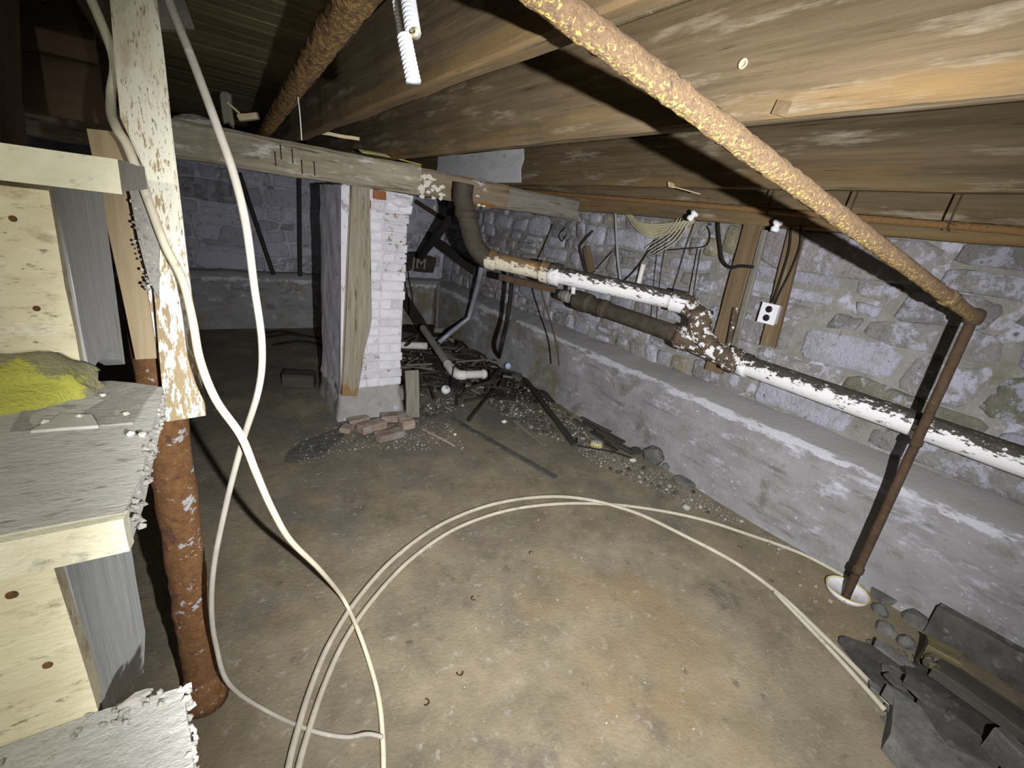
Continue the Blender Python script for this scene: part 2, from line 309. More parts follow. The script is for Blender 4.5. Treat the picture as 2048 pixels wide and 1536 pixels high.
M['plaster'] = mat('lavender_plaster', (.60, .59, .66), (.76, .75, .83), (6, 6, 3), [((.36, .34, .36), (14, 14, 9), .58, .66), ((.28, .20, .15), (5, 5, 5), .62, .70)], bump=((40, 40, 40), .8, .008))
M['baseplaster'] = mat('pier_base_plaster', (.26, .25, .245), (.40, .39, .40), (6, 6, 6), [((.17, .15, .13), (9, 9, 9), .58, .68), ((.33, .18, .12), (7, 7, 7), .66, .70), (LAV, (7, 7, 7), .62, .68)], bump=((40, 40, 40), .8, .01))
M['whiteboard'] = mat('whitewashed_board', (.60, .60, .65), (.76, .76, .80), (5, 5, 12), [((.40, .39, .41), (9, 9, 30), .58, .68), ((.10, .09, .08), (14, 14, 14), .68, .71)], bump=((30, 30, 30), .6, .005))
M['rubble'] = mat('pale_rubble', (.20, .185, .17), (.46, .44, .41), (12, 12, 12), bump=((40, 40, 40), .6, .006), tint=.35)
M['rubbledark'] = mat('dark_rubble', (.045, .04, .035), (.11, .10, .09), (12, 12, 12), bump=((40, 40, 40), .6, .006), tint=.35)
M['brickrubble'] = mat('brick_rubble', (.22, .145, .11), (.33, .25, .205), (14, 14, 14), [((.30, .28, .26), (14, 14, 14), .46, .56)], bump=((40, 40, 40), .7, .006), tint=.25)
M['dirt'] = mat('black_dirt', (.022, .020, .018), (.060, .054, .048), (9, 9, 9), [((.13, .12, .11), (30, 30, 30), .62, .70), ((.20, .19, .18), (50, 50, 50), .66, .70)], bump=((40, 40, 40), 1.0, .02), rand=False)
M['slab'] = mat('dark_slate_slab', (.045, .044, .040), (.105, .104, .095), (12, 12, 12), [((.17, .17, .165), (16, 16, 16), .57, .68), ((.09, .085, .045), (6, 6, 6), .60, .70)], bump=((40, 40, 40), .7, .008), tint=.3)
M['slablight'] = mat('grey_stone_slab', (.085, .085, .080), (.18, .18, .17), (14, 14, 14), [((.07, .07, .062), (22, 22, 22), .56, .66), ((.16, .15, .09), (9, 9, 9), .60, .7)], bump=((40, 40, 40), .7, .008), tint=.15)
M['cratewood'] = mat('ochre_rotted_wood', (.085, .070, .035), (.17, .145, .075), (4, 30, 30), [((.05, .04, .03), (9, 30, 30), .58, .66)], bump=((8, 80, 80), .8, .008))
M['insul'] = mat('yellow_insulation', (.44, .42, .22), (.60, .57, .34), (40, 40, 40), [((.42, .40, .32), (30, 30, 30), .52, .62), ((.88, .88, .18), (30, 30, 30), .50, .56, (1, -.005, -.045, .16))], bump=((180, 180, 180), 1.0, .010), rand=False)
M['dust'] = mat('grey_dust_crust', (.44, .42, .39), (.60, .58, .54), (70, 70, 70), [((.72, .70, .58), (60, 60, 60), .61, .66), ((.17, .15, .13), (90, 90, 90), .62, .68)], bump=((200, 200, 200), 1.0, .006))
M['flake'] = mat('pale_flakes', (.62, .60, .54), (.78, .76, .68), (20, 20, 20), [((.36, .34, .30), (30, 30, 30), .6, .7)], bump=((70, 70, 70), .8, .006))
M['lowtread'] = mat('dusty_low_tread', (.46, .46, .45), (.62, .62, .61), (20, 40, 40), [((.34, .33, .30), (40, 60, 60), .58, .68), ((.72, .71, .66), (110, 110, 110), .60, .68)], bump=((110, 160, 160), 1.0, .004))
M['capyellow'] = mat('yellow_plastic', (.52, .46, .16), (.66, .60, .26), (20, 20, 20), rough=.5)
M['capgrey'] = mat('grey_plastic', (.42, .42, .40), (.55, .55, .52), (20, 20, 20), rough=.5)
M['ballblue'] = mat('pale_blue_ball', (.45, .55, .80), (.56, .66, .88), (20, 20, 20), rough=.35, spec=.5)
M['dishwhite'] = mat('chalky_white_dish', (.58, .58, .62), (.74, .74, .77), (16, 16, 16), [((.52, .44, .26), (22, 22, 22), .60, .68)], rough=.6)
M['dishyellow'] = mat('yellowed_rim', (.48, .40, .18), (.62, .54, .30), (20, 20, 20), rough=.6)
M['cobweb'] = mat('cobweb_grey', (.38, .38, .37), (.52, .52, .50), (40, 40, 40), rough=1)
M['curl'] = mat('brown_husk', (.050, .025, .012), (.10, .05, .025), (40, 40, 40), rough=.8)
M['letters'] = mat('worn_white_lettering', (.20, .20, .19), (.34, .33, .32), (30, 30, 30), rough=.9)
M['nail'] = mat('rusty_nail', (.040, .028, .020), (.075, .05, .034), (60, 60, 60), rough=.8)
M['blueplastic'] = mat('blue_plastic', (.04, .05, .30), (.06, .07, .40), (30, 30, 30), rough=.5)
M['socket'] = mat('dark_socket', (.010, .007, .012), (.022, .016, .024), (30, 30, 30), rough=.4)
M['splinter'] = mat('fresh_split_wood', (.46, .38, .24), (.62, .53, .36), (4, 40, 40), rough=.8)

# ================================================================== THE ROOM
def grid(name, nu, nv, fn, m, jit=0.0, sc=6):
    bm = bmesh.new(); V = [[bm.verts.new(fn(i/nu, j/nv)) for j in range(nv+1)] for i in range(nu+1)]
    k = nxt()
    if jit:
        for r in V:
            for v in r: v.co += n3(v.co, sc, k)*jit + n3(v.co, sc*4, k)*jit*.35
    for i in range(nu):
        for j in range(nv): bm.faces.new((V[i][j], V[i+1][j], V[i+1][j+1], V[i][j+1]))
    me = bpy.data.meshes.new(name); bm.to_mesh(me); bm.free(); smooth(me); return link(name, me, m)
def ground(x, y):
    return -0.004 + noise.noise(Vector((x*1.7, y*1.7, 3)))*.006 + noise.noise(Vector((x*9, y*9, 1)))*.0018
floor = struct(grid('floor', 120, 150, lambda a, b: (-2.2+5.3*a, -1.6+8.0*b, ground(-2.2+5.3*a, -1.6+8.0*b)), M['concrete']), 'rough brown and grey concrete basement floor')

def box(name, lo, hi, m, parent=None):
    bm = bmesh.new(); bmesh.ops.create_cube(bm, size=1); c = [(a+b)/2 for a, b in zip(lo, hi)]
    for v in bm.verts: v.co = Vector((v.co.x*(hi[0]-lo[0]), v.co.y*(hi[1]-lo[1]), v.co.z*(hi[2]-lo[2])))
    o = link(name, bm_mesh(bm, name), m); o.location = c
    if parent is not None: keep(o, parent)
    return o
# right wall and back wall: a rough mortar face with every stone standing proud of it
WX, WY = 2.95, 6.22
wall_right = struct(grid('wall_right', 150, 34, lambda a, b: (WX, -1.6+7.9*a, 1.76*b), M['mortar'], .012, 5), 'rubble stone wall with worn whitewash')
wall_back = struct(grid('wall_back', 110, 34, lambda a, b: (-2.2+5.3*a, WY, 1.95*b), M['backmortar'], .012, 5), 'whitewashed rubble stone wall behind the brick pier')
wall_front = struct(grid('wall_front', 60, 16, lambda a, b: (-2.2+5.3*a, -1.55, 2.2*b), M['backmortar'], .02, 4), 'stone wall closing the cellar behind the stairs foot')
wall_left = struct(grid('wall_left', 60, 16, lambda a, b: (-2.15, -1.6+7.9*a, 2.1*b), M['backmortar'], .02, 4), 'dim stone wall beyond the stairs')

def clip(poly, nx, ny, d):                  # keep nx*x+ny*y <= d
    out = []
    for i in range(len(poly)):
        a, b = poly[i], poly[(i+1) % len(poly)]
        da, db = nx*a[0]+ny*a[1]-d, nx*b[0]+ny*b[1]-d
        if da <= 0: out.append(a)
        if da*db < 0:
            t = da/(da-db); out.append((a[0]+(b[0]-a[0])*t, a[1]+(b[1]-a[1])*t))
    return out
def cells(u0, u1, v0, v1, du, dv, st, rng):
    """irregular coursed rubble: wavy beds, slanting heads, some stones split in two"""
    rows = max(2, int(round((v1-v0)/dv))); hs = [rng.uniform(.65, 1.45) for _ in range(rows)]; tot = sum(hs); vs = [v0]
    for h in hs: vs.append(vs[-1]+h/tot*(v1-v0))
    def bed(j, u): return vs[j] if j in (0, rows) else vs[j]+noise.noise(Vector((u*1.9, j*7.3+u0, 2)))*dv*.42+noise.noise(Vector((u*6, j*3.1, 9)))*dv*.16
    res = []
    for j in range(rows):
        cuts = [u0]
        while cuts[-1] < u1-.06: cuts.append(min(u1, cuts[-1]+du*rng.choice((.35, .5, .7, .9, 1.1, 1.5))*(.7+.5*hs[j])))
        sl = [rng.uniform(-.3, .3)*dv if 0 < i < len(cuts)-1 else 0 for i in range(len(cuts))]
        for i in range(len(cuts)-1):
            a_, b_ = cuts[i], cuts[i+1]
            def side(i_, c, t): return c+sl[i_]*(t-.5)
            P = [(side(i, a_, 0), bed(j, a_)), ((a_+b_)/2+rng.uniform(-.2, .2)*(b_-a_), bed(j, (a_+b_)/2)+rng.uniform(-.1, .1)*dv), (side(i+1, b_, 0), bed(j, b_)),
                 (side(i+1, b_, 1), bed(j+1, b_)), ((a_+b_)/2+rng.uniform(-.2, .2)*(b_-a_), bed(j+1, (a_+b_)/2)+rng.uniform(-.1, .1)*dv), (side(i, a_, 1), bed(j+1, a_))]
            if rng.random() < .22 and hs[j] > .9:
                f = rng.uniform(.35, .65); m1 = tuple(P[0][k]*(1-f)+P[5][k]*f for k in (0, 1)); m2 = tuple(P[2][k]*(1-f)+P[3][k]*f for k in (0, 1))
                res += [[P[0], P[1], P[2], m2, m1], [m1, m2, P[3], P[4], P[5]]]
            else: res.append(P)
    return res
def chaikin(P):
    out = []
    for i in range(len(P)):
        a, b = P[i], P[(i+1) % len(P)]
        out += [(a[0]*.84+b[0]*.16, a[1]*.84+b[1]*.16), (a[0]*.16+b[0]*.84, a[1]*.16+b[1]*.84)]
    return out
def stone_wall(wall, polys, place, mats, rng, gap, depth, pick):
    for P in polys:
        cx = sum(p[0] for p in P)/len(P); cy = sum(p[1] for p in P)/len(P)
        wd = max(p[0] for p in P)-min(p[0] for p in P); ht = max(p[1] for p in P)-min(p[1] for p in P)
        if wd < .05 or ht < .03: continue
        f = max(.5, 1-gap*rng.uniform(.6, 2.4)/min(wd, ht)*2)
        Q = [((p[0]-cx)*f, (p[1]-cy)*f) for p in P]
        Q = chaikin(Q); Q = [(a+rng.uniform(-.006, .006), b+rng.uniform(-.006, .006)) for a, b in Q]
        d = depth*rng.uniform(.5, 1.3); k = nxt(); bm = bmesh.new(); rings = []
        for s, dd in ((1.03, -.02), (1.0, d*.5), (.92, d*.95), (.45, d)):
            rings.append([bm.verts.new(place(a*s, b*s, dd + (noise.noise(Vector((a*14+k, b*14, k)))*d*.35 if dd > 0 else 0))) for a, b in Q])
        c = bm.verts.new(place(0, 0, d*(1+rng.uniform(-.1, .15)))); n = len(Q)
        for i in range(3):
            for j in range(n): bm.faces.new((rings[i][j], rings[i][(j+1) % n], rings[i+1][(j+1) % n], rings[i+1][j]))
        for j in range(n): bm.faces.new((rings[3][j], rings[3][(j+1) % n], c))
        me = bm_mesh(bm, 'stone'); smooth(me)
        o = link('stone', me, mats[pick(cx, cy, rng)]); base = place(cx, cy, 0)
        o.location = Vector(base) + Vector(wall['org']); keep(o, wall)
rng = random.Random(33)
wall_right['org'] = (WX, 0, 0); wall_back['org'] = (0, WY, 0)
def pick_right(u, v, r):
    if u > 3.0: return r.choice((2, 2, 0, 4, 2))
    if u < .75 and .8 < v < 1.25 and r.random() < .55: return 3
    return r.choice((0, 0, 2, 2, 1, 4, 0))
P1 = cells(-.9, 1.9, .66, 1.74, .44, .175, 1.9, rng) + cells(1.9, 6.2, .66, 1.74, .27, .135, 1.8, rng)
stone_wall(wall_right, P1, lambda a, b, d: Vector((-d, a, b)), STONES, rng, .008, .020, pick_right)
P2 = cells(-1.0, 2.92, .66, 1.92, .30, .15, 1.8, rng)
stone_wall(wall_back, P2, lambda a, b, d: Vector((a, -d, b)), BSTONES, rng, .005, .016, lambda u, v, r: r.choice((0, 0, 1, 1, 2)))
del wall_right['org'], wall_back['org']

# parged footings along the foot of both walls
prof_r = [(3.0, .685), (2.945, .67), (2.905, .648), (2.865, .622), (2.828, .592), (2.80, .555), (2.788, .49), (2.782, .40), (2.775, .25), (2.765, .12), (2.752, .03), (2.74, -.02)]
def along(prof, t):
    f = t*(len(prof)-1); i = min(int(f), len(prof)-2); f -= i
    return prof[i][0]+(prof[i+1][0]-prof[i][0])*f, prof[i][1]+(prof[i+1][1]-prof[i][1])*f
def fn_r(a, b):
    x, z = along(prof_r, b); return (x, -1.6+7.9*a, z)
trim_1 = struct(grid('trim_1', 190, 27, fn_r, M['parge'], .016, 3.2), 'parged concrete footing along the stone wall')
prof_b = [(6.30, .67), (6.2, .655), (6.13, .64), (6.10, .60), (6.09, .4), (6.08, .15), (6.06, .04), (6.02, -.02)]
def fn_b(a, b):
    y, z = along(prof_b, b); return (-2.2+5.1*a, y, z)
trim_2 = struct(grid('trim_2', 130, 22, fn_b, M['parge'], .014, 3.2), 'parged concrete footing along the back wall')

# ceiling: subfloor boards laid across the joists
CZ, JB = 2.17, 1.862
ceiling = struct(box('ceiling', (-2.2, -1.6, CZ+.024), (3.1, 6.4, CZ+.06), M['darkwood']), 'dark underside of the floor above')
y = -1.55; k = 0
while y < 6.3:
    wd = random.uniform(.125, .15)
    timber('plank', (-2.15, y+wd/2, CZ+.011), (3.05, y+wd/2, CZ+.011), wd-.005, .024, M['subfloor'], ceiling, jit=.002, seg=10, ch=.002); y += wd; k += 1

# joists, one by one
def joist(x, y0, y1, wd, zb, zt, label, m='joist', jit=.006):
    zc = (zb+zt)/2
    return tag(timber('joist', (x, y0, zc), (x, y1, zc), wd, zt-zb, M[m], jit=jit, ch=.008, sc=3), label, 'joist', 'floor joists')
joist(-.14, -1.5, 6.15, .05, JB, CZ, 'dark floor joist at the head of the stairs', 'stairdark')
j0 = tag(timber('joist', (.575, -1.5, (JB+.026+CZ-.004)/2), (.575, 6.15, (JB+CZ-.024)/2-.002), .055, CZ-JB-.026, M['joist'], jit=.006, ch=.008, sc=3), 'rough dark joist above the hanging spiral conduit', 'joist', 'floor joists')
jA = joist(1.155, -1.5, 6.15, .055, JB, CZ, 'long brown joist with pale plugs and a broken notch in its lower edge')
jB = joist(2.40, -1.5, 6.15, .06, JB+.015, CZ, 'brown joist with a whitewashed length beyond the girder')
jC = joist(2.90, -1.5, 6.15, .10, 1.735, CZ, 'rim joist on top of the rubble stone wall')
# whitewashed length of joist B
wb0 = prism('whitewash_patch', [(3.55, 1.893), (3.575, 2.0), (3.545, 2.08), (3.57, 2.16), (5.3, 2.16), (5.3, 1.89)], 0, 2.363, 2.374, M['whiteboard'], jB, jit=.005, cuts=4)
# pale plugs, the splintered notch and a hanging lath strip on the joists
for x, y in ((1487, 128), (1293, 165)):
    p = PX(x, y, 1.125); o = lathe('wood_plug', [(.011, 0), (.012, .004), (.008, .0045), (.007, .0025)], M['splinter'], p, jA, 14, (0, -math.pi/2, 0))
p = PX(1560, 232, 1.12)
prism('broken_notch', [(p.y+.022, 1.868), (p.y-.010, 1.858), (p.y-.018, 1.89), (p.y+.016, 1.897)], 0, 1.118, 1.13, M['studwood'], jA, jit=.004, cuts=1)
def strip(name, a, b, wd, th, m, label, cat, group=None, upv=(0, 0, 1), parent=None):
    o = timber(name, a, b, wd, th, M[m], parent, upv=upv, jit=.003, seg=6, ch=.001, ends=.006, sc=14)
    if parent is None: tag(o, label, cat, group)
    return o
a, b = PX(1342, 372, 2.35), PX(1400, 388, 2.35)
strip('lath_strip', a, b, .012, .006, 'splinter', 'pale lath strip nailed flat under the brown joist by the rusty pipe', 'lath')
strip('lath_strip', PX(1342, 366, 2.34), PX(1344, 374, 2.34), .05, .008, 'splinter', 'short stub of lath at the end of the pale strip under the joist', 'lath')

# girder: one long timber on the pier, in its three differently worn lengths
girder = empty('girder', (1.0, 3.40, 1.65))
timber('main_length', (-1.9, 3.40, 1.757), (1.36, 3.40, 1.757), .19, .195, M['girder'], girder, jit=.012, sc=3, ch=.02)
timber('stained_length', (1.36, 3.40, 1.752), (2.10, 3.40, 1.748), .185, .185, M['girderdark'], girder, jit=.012, sc=3, ch=.02)
timber('wall_length', (2.10, 3.40, 1.745), (2.848, 3.40, 1.737), .18, .17, M['greywood'], girder, jit=.008, sc=3, ch=.015)
tag(girder, 'weathered timber girder resting on the whitewashed brick pier', 'girder')
for x, y in ((560, 292), (583, 300), (602, 322), (627, 325), (549, 305), (930, 385)):
    p = PY(x, y, 3.30); tube('nail', [p, p+Vector((.0, -.02, .004)), p+Vector((0, -.026, -.03)), p+Vector((.002, -.026, -.075))], .003, M['nail'], girder, 6)
# whitewash lumps and splinters on the girder by the pier
for i in range(34):
    p = PY(842+random.uniform(0, 46), 352+random.uniform(0, 46), 3.302); s = random.uniform(.006, .022); rock('paint_flake', p, (s*1.3, .006, s*.8), M['flake'], girder, 1, .35, 0)
for x, y in ((955, 392), (958, 410), (968, 412), (940, 404)):
    p = PY(x, y, 3.30); rock('paint_flake', p, (.022, .006, .009), M['flake'], girder, 1, .3, 0)

# ================================================================== BRICK PIER
PX0, PX1, PY0, PY1 = .815, 1.265, 3.275, 3.92
pier = empty('brick_pier', ((PX0+PX1)/2, (PY0+PY1)/2, 0))
tag(pier, 'whitewashed brick pier with a plastered side, holding up the girder', 'pier')
box('core', (PX0+.012, PY0+.008, 0), (PX1-.010, PY1, 1.655), M['brickjoint'], pier)
brick_meshes = {}
def brick(lx, ly, lz):
    key = (round(lx, 3), round(ly, 3), random.randrange(3))
    if key not in brick_meshes:
        bm = bmesh.new(); bmesh.ops.create_cube(bm, size=1); k_ = nxt()
        for v in bm.verts: v.co = Vector((v.co.x*lx, v.co.y*ly, v.co.z*lz))
        bmesh.ops.bevel(bm, geom=bm.edges[:], offset=.006, segments=1, affect='EDGES')
        bmesh.ops.subdivide_edges(bm, edges=[e for e in bm.edges if e.calc_length() > .05], cuts=1)
        for v in bm.verts: v.co += n3(v.co, 18, k_)*.007
        brick_meshes[key] = bm_mesh(bm, 'brick')
    return brick_meshes[key].copy()
z = .235; row = 0; H_ = .0595; J = .0085
while z < 1.64:
    right = PX1 + (0.03 if z > 1.46 else 0.012 if z > 1.40 else 0) + random.uniform(-.006, .006) - (.012 if .45 < z < .9 else 0)
    lay = [.1, .205, .205] if row % 2 else [.205, .1, .205]
    if row % 5 == 4: lay = [.1, .1, .1, .1, .1]
    x = PX0; tot = sum(lay)+J*(len(lay)-1); s = (right-PX0)/tot
    for i, L in enumerate(lay):
        L *= s
        if i == len(lay)-1: L = right-x
        mk = 'brickwhite'; rr = random.random()
        if z > 1.48 and i == 1 and rr < .65: mk = 'brickred'
        elif z < .50 and rr < .5: mk = 'brickworn'
        elif i == len(lay)-1 and rr < .35: mk = 'brickworn'
        elif rr < .06: mk = 'brickworn'
        if z < .40 and i == 1 and rr > .6: x += L+J*s; continue
        o = link('brick', brick(L, .10, H_), M[mk]); d = random.uniform(-.006, .006)
        o.location = (x+L/2, PY0+.05+d, z+H_/2); o.rotation_euler = (random.uniform(-.02, .02), random.uniform(-.022, .022), random.uniform(-.03, .03)); keep(o, pier)
        x += L+J*s
    # return face, seen from beyond the pier
    yy = PY0+.11
    while yy < PY1-.05:
        L = .205 if row % 2 else .21; L = min(L, PY1-yy)
        o = link('brick', brick(.10, L, H_), M['brickwhite' if random.random() < .8 else 'brickworn']); o.location = (right-.05+random.uniform(-.004, .004), yy+L/2, z+H_/2); keep(o, pier); yy += L+J
    z += H_+J; row += 1
# lumpy top brick, plaster on the left face, broad plastered base
rock('top_lump', (1.20, 3.30, 1.60), (.10, .06, .045), M['brickwhite'], pier, 2, .12, 0)
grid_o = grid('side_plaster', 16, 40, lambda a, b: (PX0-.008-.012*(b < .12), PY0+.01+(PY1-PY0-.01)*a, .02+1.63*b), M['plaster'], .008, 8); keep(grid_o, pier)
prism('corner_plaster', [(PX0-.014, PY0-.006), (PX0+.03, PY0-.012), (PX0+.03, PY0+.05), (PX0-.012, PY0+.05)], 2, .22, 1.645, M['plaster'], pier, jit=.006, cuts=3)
def basefn(a, b):
    ang = a*2*math.pi; hx, hy = (PX1-PX0)/2+.035-.04*b, (PY1-PY0)/2+.05-.05*b; ca, sa = math.cos(ang), math.sin(ang); m_ = max(abs(ca), abs(sa))
    return ((PX0+PX1)/2-.01+hx*ca/m_, (PY0+PY1)/2+hy*sa/m_, -.02+.255*b)
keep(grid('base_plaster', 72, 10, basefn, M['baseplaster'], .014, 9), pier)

# crooked post board leaning on the pier face
def bent(name, outline, y0, y1, m): return prism(name, outline, 1, y0, y1, m, None, jit=.004, cuts=2)
pp = [PY(x, y, 3.22) for x, y in ((703, 372), (738, 374), (739, 520), (742, 640), (728, 700), (713, 790), (683, 790), (700, 690), (708, 645), (706, 520))]
leaning = bent('post_board', [(p.x, p.z) for p in pp], 3.20, 3.255, M['plankpost']); tag(leaning, 'crooked grey-brown board standing against the whitewashed brick pier', 'board')

# ================================================================== STAIRS
stairs = empty('staircase', (-.5, .4, 0)); tag(stairs, 'dusty cream-painted wooden stairs beside the rusty column', 'stairs')
def tread(outline, z0, z1, m, nm, jit=.002, cuts=3): 
    return prism(nm, outline, 2, z0, z1, m, stairs, jit=jit, cuts=cuts)
t2 = tread([(-.9, .388), (-.2, .386), (-.062, .385), (-.056, .45), (-.050, .655), (-.2, .70), (-.9, .70)], 1.292, 1.320, M['tread'], 'tread')
keep(prism('nosing', [(-.9, .377), (-.062, .378), (-.060, .389), (-.9, .389)], 2, 1.2895, 1.3185, M['nosing'], None, jit=.0016, cuts=4), t2)
zt = PY(240, 322, .66).z; zb_ = PY(240, 385, .66).z
t3 = tread([(-.9, .668), (-.062, .668), (-.056, .95), (-.9, .95)], zb_, zt, M['tread'], 'tread')
keep(prism('nosing', [(-.9, .658), (-.060, .658), (-.060, .67), (-.9, .67)], 2, zb_-.001, zt+.001, M['nosing'], None, jit=.0016, cuts=4), t3)
t1 = tread([(-.9, .392), (-.10, .398), (-.046, .390), (-.040, .33), (-.030, .20), (-.03, .08), (-.9, .08)], 1.085, 1.12, M['lowtread'], 'tread', .003, 4)
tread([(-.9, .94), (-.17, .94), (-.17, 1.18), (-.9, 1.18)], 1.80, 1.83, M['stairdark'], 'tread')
def riser(y, x1a, x1b, z0, z1, m='cream'):
    return prism('riser', [(-.9, z0), (x1b, z0), (x1a, z1), (-.9, z1)], 1, y, y+.022, M[m], stairs, jit=.0018, cuts=3)
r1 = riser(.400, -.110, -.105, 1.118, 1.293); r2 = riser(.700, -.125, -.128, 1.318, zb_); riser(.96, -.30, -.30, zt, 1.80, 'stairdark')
for par, Y, pts in ((r1, .399, ((22, 1190), (95, 1330))), (r2, .699, ((25, 437), (73, 617)))):
    for x, y in pts:
        p = PY(x, y, Y); lathe('nail_head', [(.0032, 0), (.0030, .0008), (.0015, .0012)], M['rustcol'], p, par, 10, (math.pi/2, 0, 0))
prism('stringer', [(.42, 1.291), (.70, 1.291), (.655, .95), (.60, .935), (.477, 1.04), (.42, 1.09)], 0, -.135, -.108, M['stringer'], stairs, jit=.0015, cuts=3)
prism('stringer', [(.72, zb_), (1.06, zb_), (1.0, 1.24), (.93, 1.27), (.86, 1.315), (.72, 1.318)], 0, -.150, -.123, M['stringer'], stairs, jit=.0015, cuts=3)
timber('carriage', (-.62, -.85, .02), (-.62, 1.55, 1.95), .05, .24, M['stairdark'], stairs)
timber('carriage', (-.30, 1.0, 1.06), (-.30, 1.65, 2.07), .05, .16, M['stairdark'], stairs)
# crumbled edges
for i in range(90):
    a = random.random(); rock('crumb', (-.058+a*.009+random.uniform(-.003, .002), .385+.27*a, 1.297+random.random()*.022), (.0025, .0035, .0025), M['dust'], t2, 1, .35)
for i in range(130):
    a = random.random(); rock('crumb', (-.044+.012*a+random.uniform(-.003, .003), .39-.22*a, 1.092+random.random()*.028), (.003, .0045, .0035), M['flake' if i % 2 else 'dust'], t1, 1, .35)
for i in range(40):
    a = random.random(); rock('crumb', (-.9+.8*a if i % 2 else -.12+.06*a, .385+random.uniform(-.01, .012), 1.121), (.0025, .0025, .002), M['dust'], t1, 1, .35)

# dark boarding that closes the stairwell above the stairs
hd = empty('stairwell_boarding', (-.6, 1.42, 1.70)); tag(hd, 'dark boards closing the stairwell above the upper tread', 'boards')
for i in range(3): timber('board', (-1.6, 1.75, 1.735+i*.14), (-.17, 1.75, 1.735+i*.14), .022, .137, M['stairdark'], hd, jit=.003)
# things lying on the middle tread
pc = FL(40, 775, 1.33); ins = rock('insulation_tuft', (pc.x-.012, pc.y+.02, 1.325), (.075, .062, .034), M['insul'], None, 4, .22, 0)
for v in ins.data.vertices: v.co.z = max(v.co.z, -.0062); v.co.y = min(v.co.y, .7005-pc.y-.02)
ins.data.polygons.foreach_set('use_smooth', [True]*len(ins.data.polygons))
tag(ins, 'tuft of yellow insulation on the middle stair tread', 'insulation')
p = FL(130, 840, 1.325); sl = prism('slate_chip', [(p.x-.022, p.y-.012), (p.x+.026, p.y-.016), (p.x+.018, p.y+.012), (p.x-.006, p.y+.024)], 2, 1.319, 1.3225, M['capgrey'], jit=.001, cuts=1); tag(sl, 'flat grey slate chip on the middle stair tread', 'stone')
for i, (x, y) in enumerate(((160, 834), (252, 828), (262, 868), (205, 790), (90, 845), (285, 868))):
    p = FL(x, y, 1.322); tag(rock('plaster_crumb', p, (.0035, .0035, .003), M['flake'], None, 1, .3), 'white plaster crumb on the dusty middle stair tread', 'crumb', 'plaster crumbs on the middle tread')
dr = prism('dust_drift', [(-.16, .56), (-.07, .55), (-.055, .652), (-.10, .685), (-.17, .69)], 2, 1.316, 1.3215, M['dust'], jit=.004, cuts=6); tag(dr, 'drift of grey dust at the back of the middle tread', 'dust'); dr['kind'] = 'stuff'
p = FL(272, 1396, 1.122); tag(rock('plaster_chip', p, (.013, .004, .004), M['brickrubble'], None, 2, .25, .3), 'pinkish plaster chip at the back of the lowest tread', 'plaster')

# posts beside the stairs
po = [PY(x, y, 1.2) for x, y in ((237, 0), (240, 235), (284, 330), (300, 480), (332, 842), (412, 830), (362, 410), (313, 0))]
top = [Vector((po[-1].x-.004, 0, 2.06)), Vector((po[0].x, 0, 2.06))]
post = prism('post', [(p.x, p.z) for p in po+top], 1, 1.195, 1.235, M['postpaint'], None, jit=.002, cuts=3)
tag(post, 'tall board post with flaking cream paint beside the stairs', 'post')
b2 = [PY(x, y, 1.262) for x, y in ((203, 380), (270, 380), (316, 712), (273, 714))]
brd = prism('board', [(b2[0].x-.006, 1.625), (b2[1].x-.004, 1.63)] + [(p.x, p.z) for p in b2[1:]] + [(b2[0].x, b2[0].z)], 1, 1.245, 1.275, M['boardbrown'], None, jit=.0015, cuts=2)
tag(brd, 'bare brown board behind the flaking cream post', 'board')
# crust of dust and mortar between the stair end and the post
cr = empty('dust_crust', (-.075, .97, 1.45)); tag(cr, 'crust of dust and plaster caked at the end of the upper tread', 'dust')
cp_ = [PY(x, y, 1.17) for x, y in ((243, 322), (282, 330), (300, 400), (318, 500), (316, 600), (296, 560), (270, 460), (262, 390))]
prism('crust_sheet', [(p.x, p.z) for p in cp_], 1, 1.184, 1.197, M['dust'], cr, jit=.003, cuts=5)
for i in range(80):
    t = random.random(); x, y = 258+t*45+random.uniform(-16, 20), 318+t*260+random.uniform(-8, 8)
    p = PY(x, y, 1.182+random.uniform(0, .008)); s = random.uniform(.0015, .0040); rock('clod', p, (s, s*1.2, s*1.1), M['dust' if i % 4 else 'flake'], cr, 1, .35)
# rusty column
fp = FL(410, 1395); col = empty('steel_column', (fp.x, fp.y, 0)); tag(col, 'rusted steel pipe column with flecks of white paint beside the stairs', 'column')
pipe('shaft', (fp.x, fp.y, 0), (fp.x-.002, fp.y+.003, 1.60), .047, M['rustcol'], col, 22, jit=.005, n=60)
lathe('foot', [(.066, -.01), (.065, .035), (.052, .07), (.047, .11)], M['rustcol'], (fp.x, fp.y, 0), col, 20)

# ================================================================== PIPES OVERHEAD
A0, A1 = PD(1125, 0, .66)+Vector((0, 0, -.010)), Vector((2.465, .462, 1.445)); dd = (A1-A0).normalized()
rp = empty('steam_pipe', (2.465, .462, 0)); tag(rp, 'rusty pipe sloping under the joists and dropping to the floor at the stone wall', 'pipe')
pipe('sloping_run', A0-dd*.16, A1, .0235, M['rustbright'], rp, 18, bands=((.865, .022, .006),), jit=.0045, n=120, sc=90)
foot = FL(1686, 1205); foot.z = .021
pipe('drop', A1, foot, .0185, M['rustdark'], rp, 14, bands=((.385, .012, .005), (.87, .014, .006)), jit=.001)
lathe('elbow', [(.012, -.034), (.028, -.026), (.032, -.008), (.033, .010), (.029, .026), (.012, .033)], M['rustdark'], A1, rp, 14)
L0 = Vector((.275, .55, 1.945)); L1 = PY(538, 262, 3.3)+Vector((0, 0, .024)); L0 = L1 + (PD(697, 10, .90)-L1)*1.45
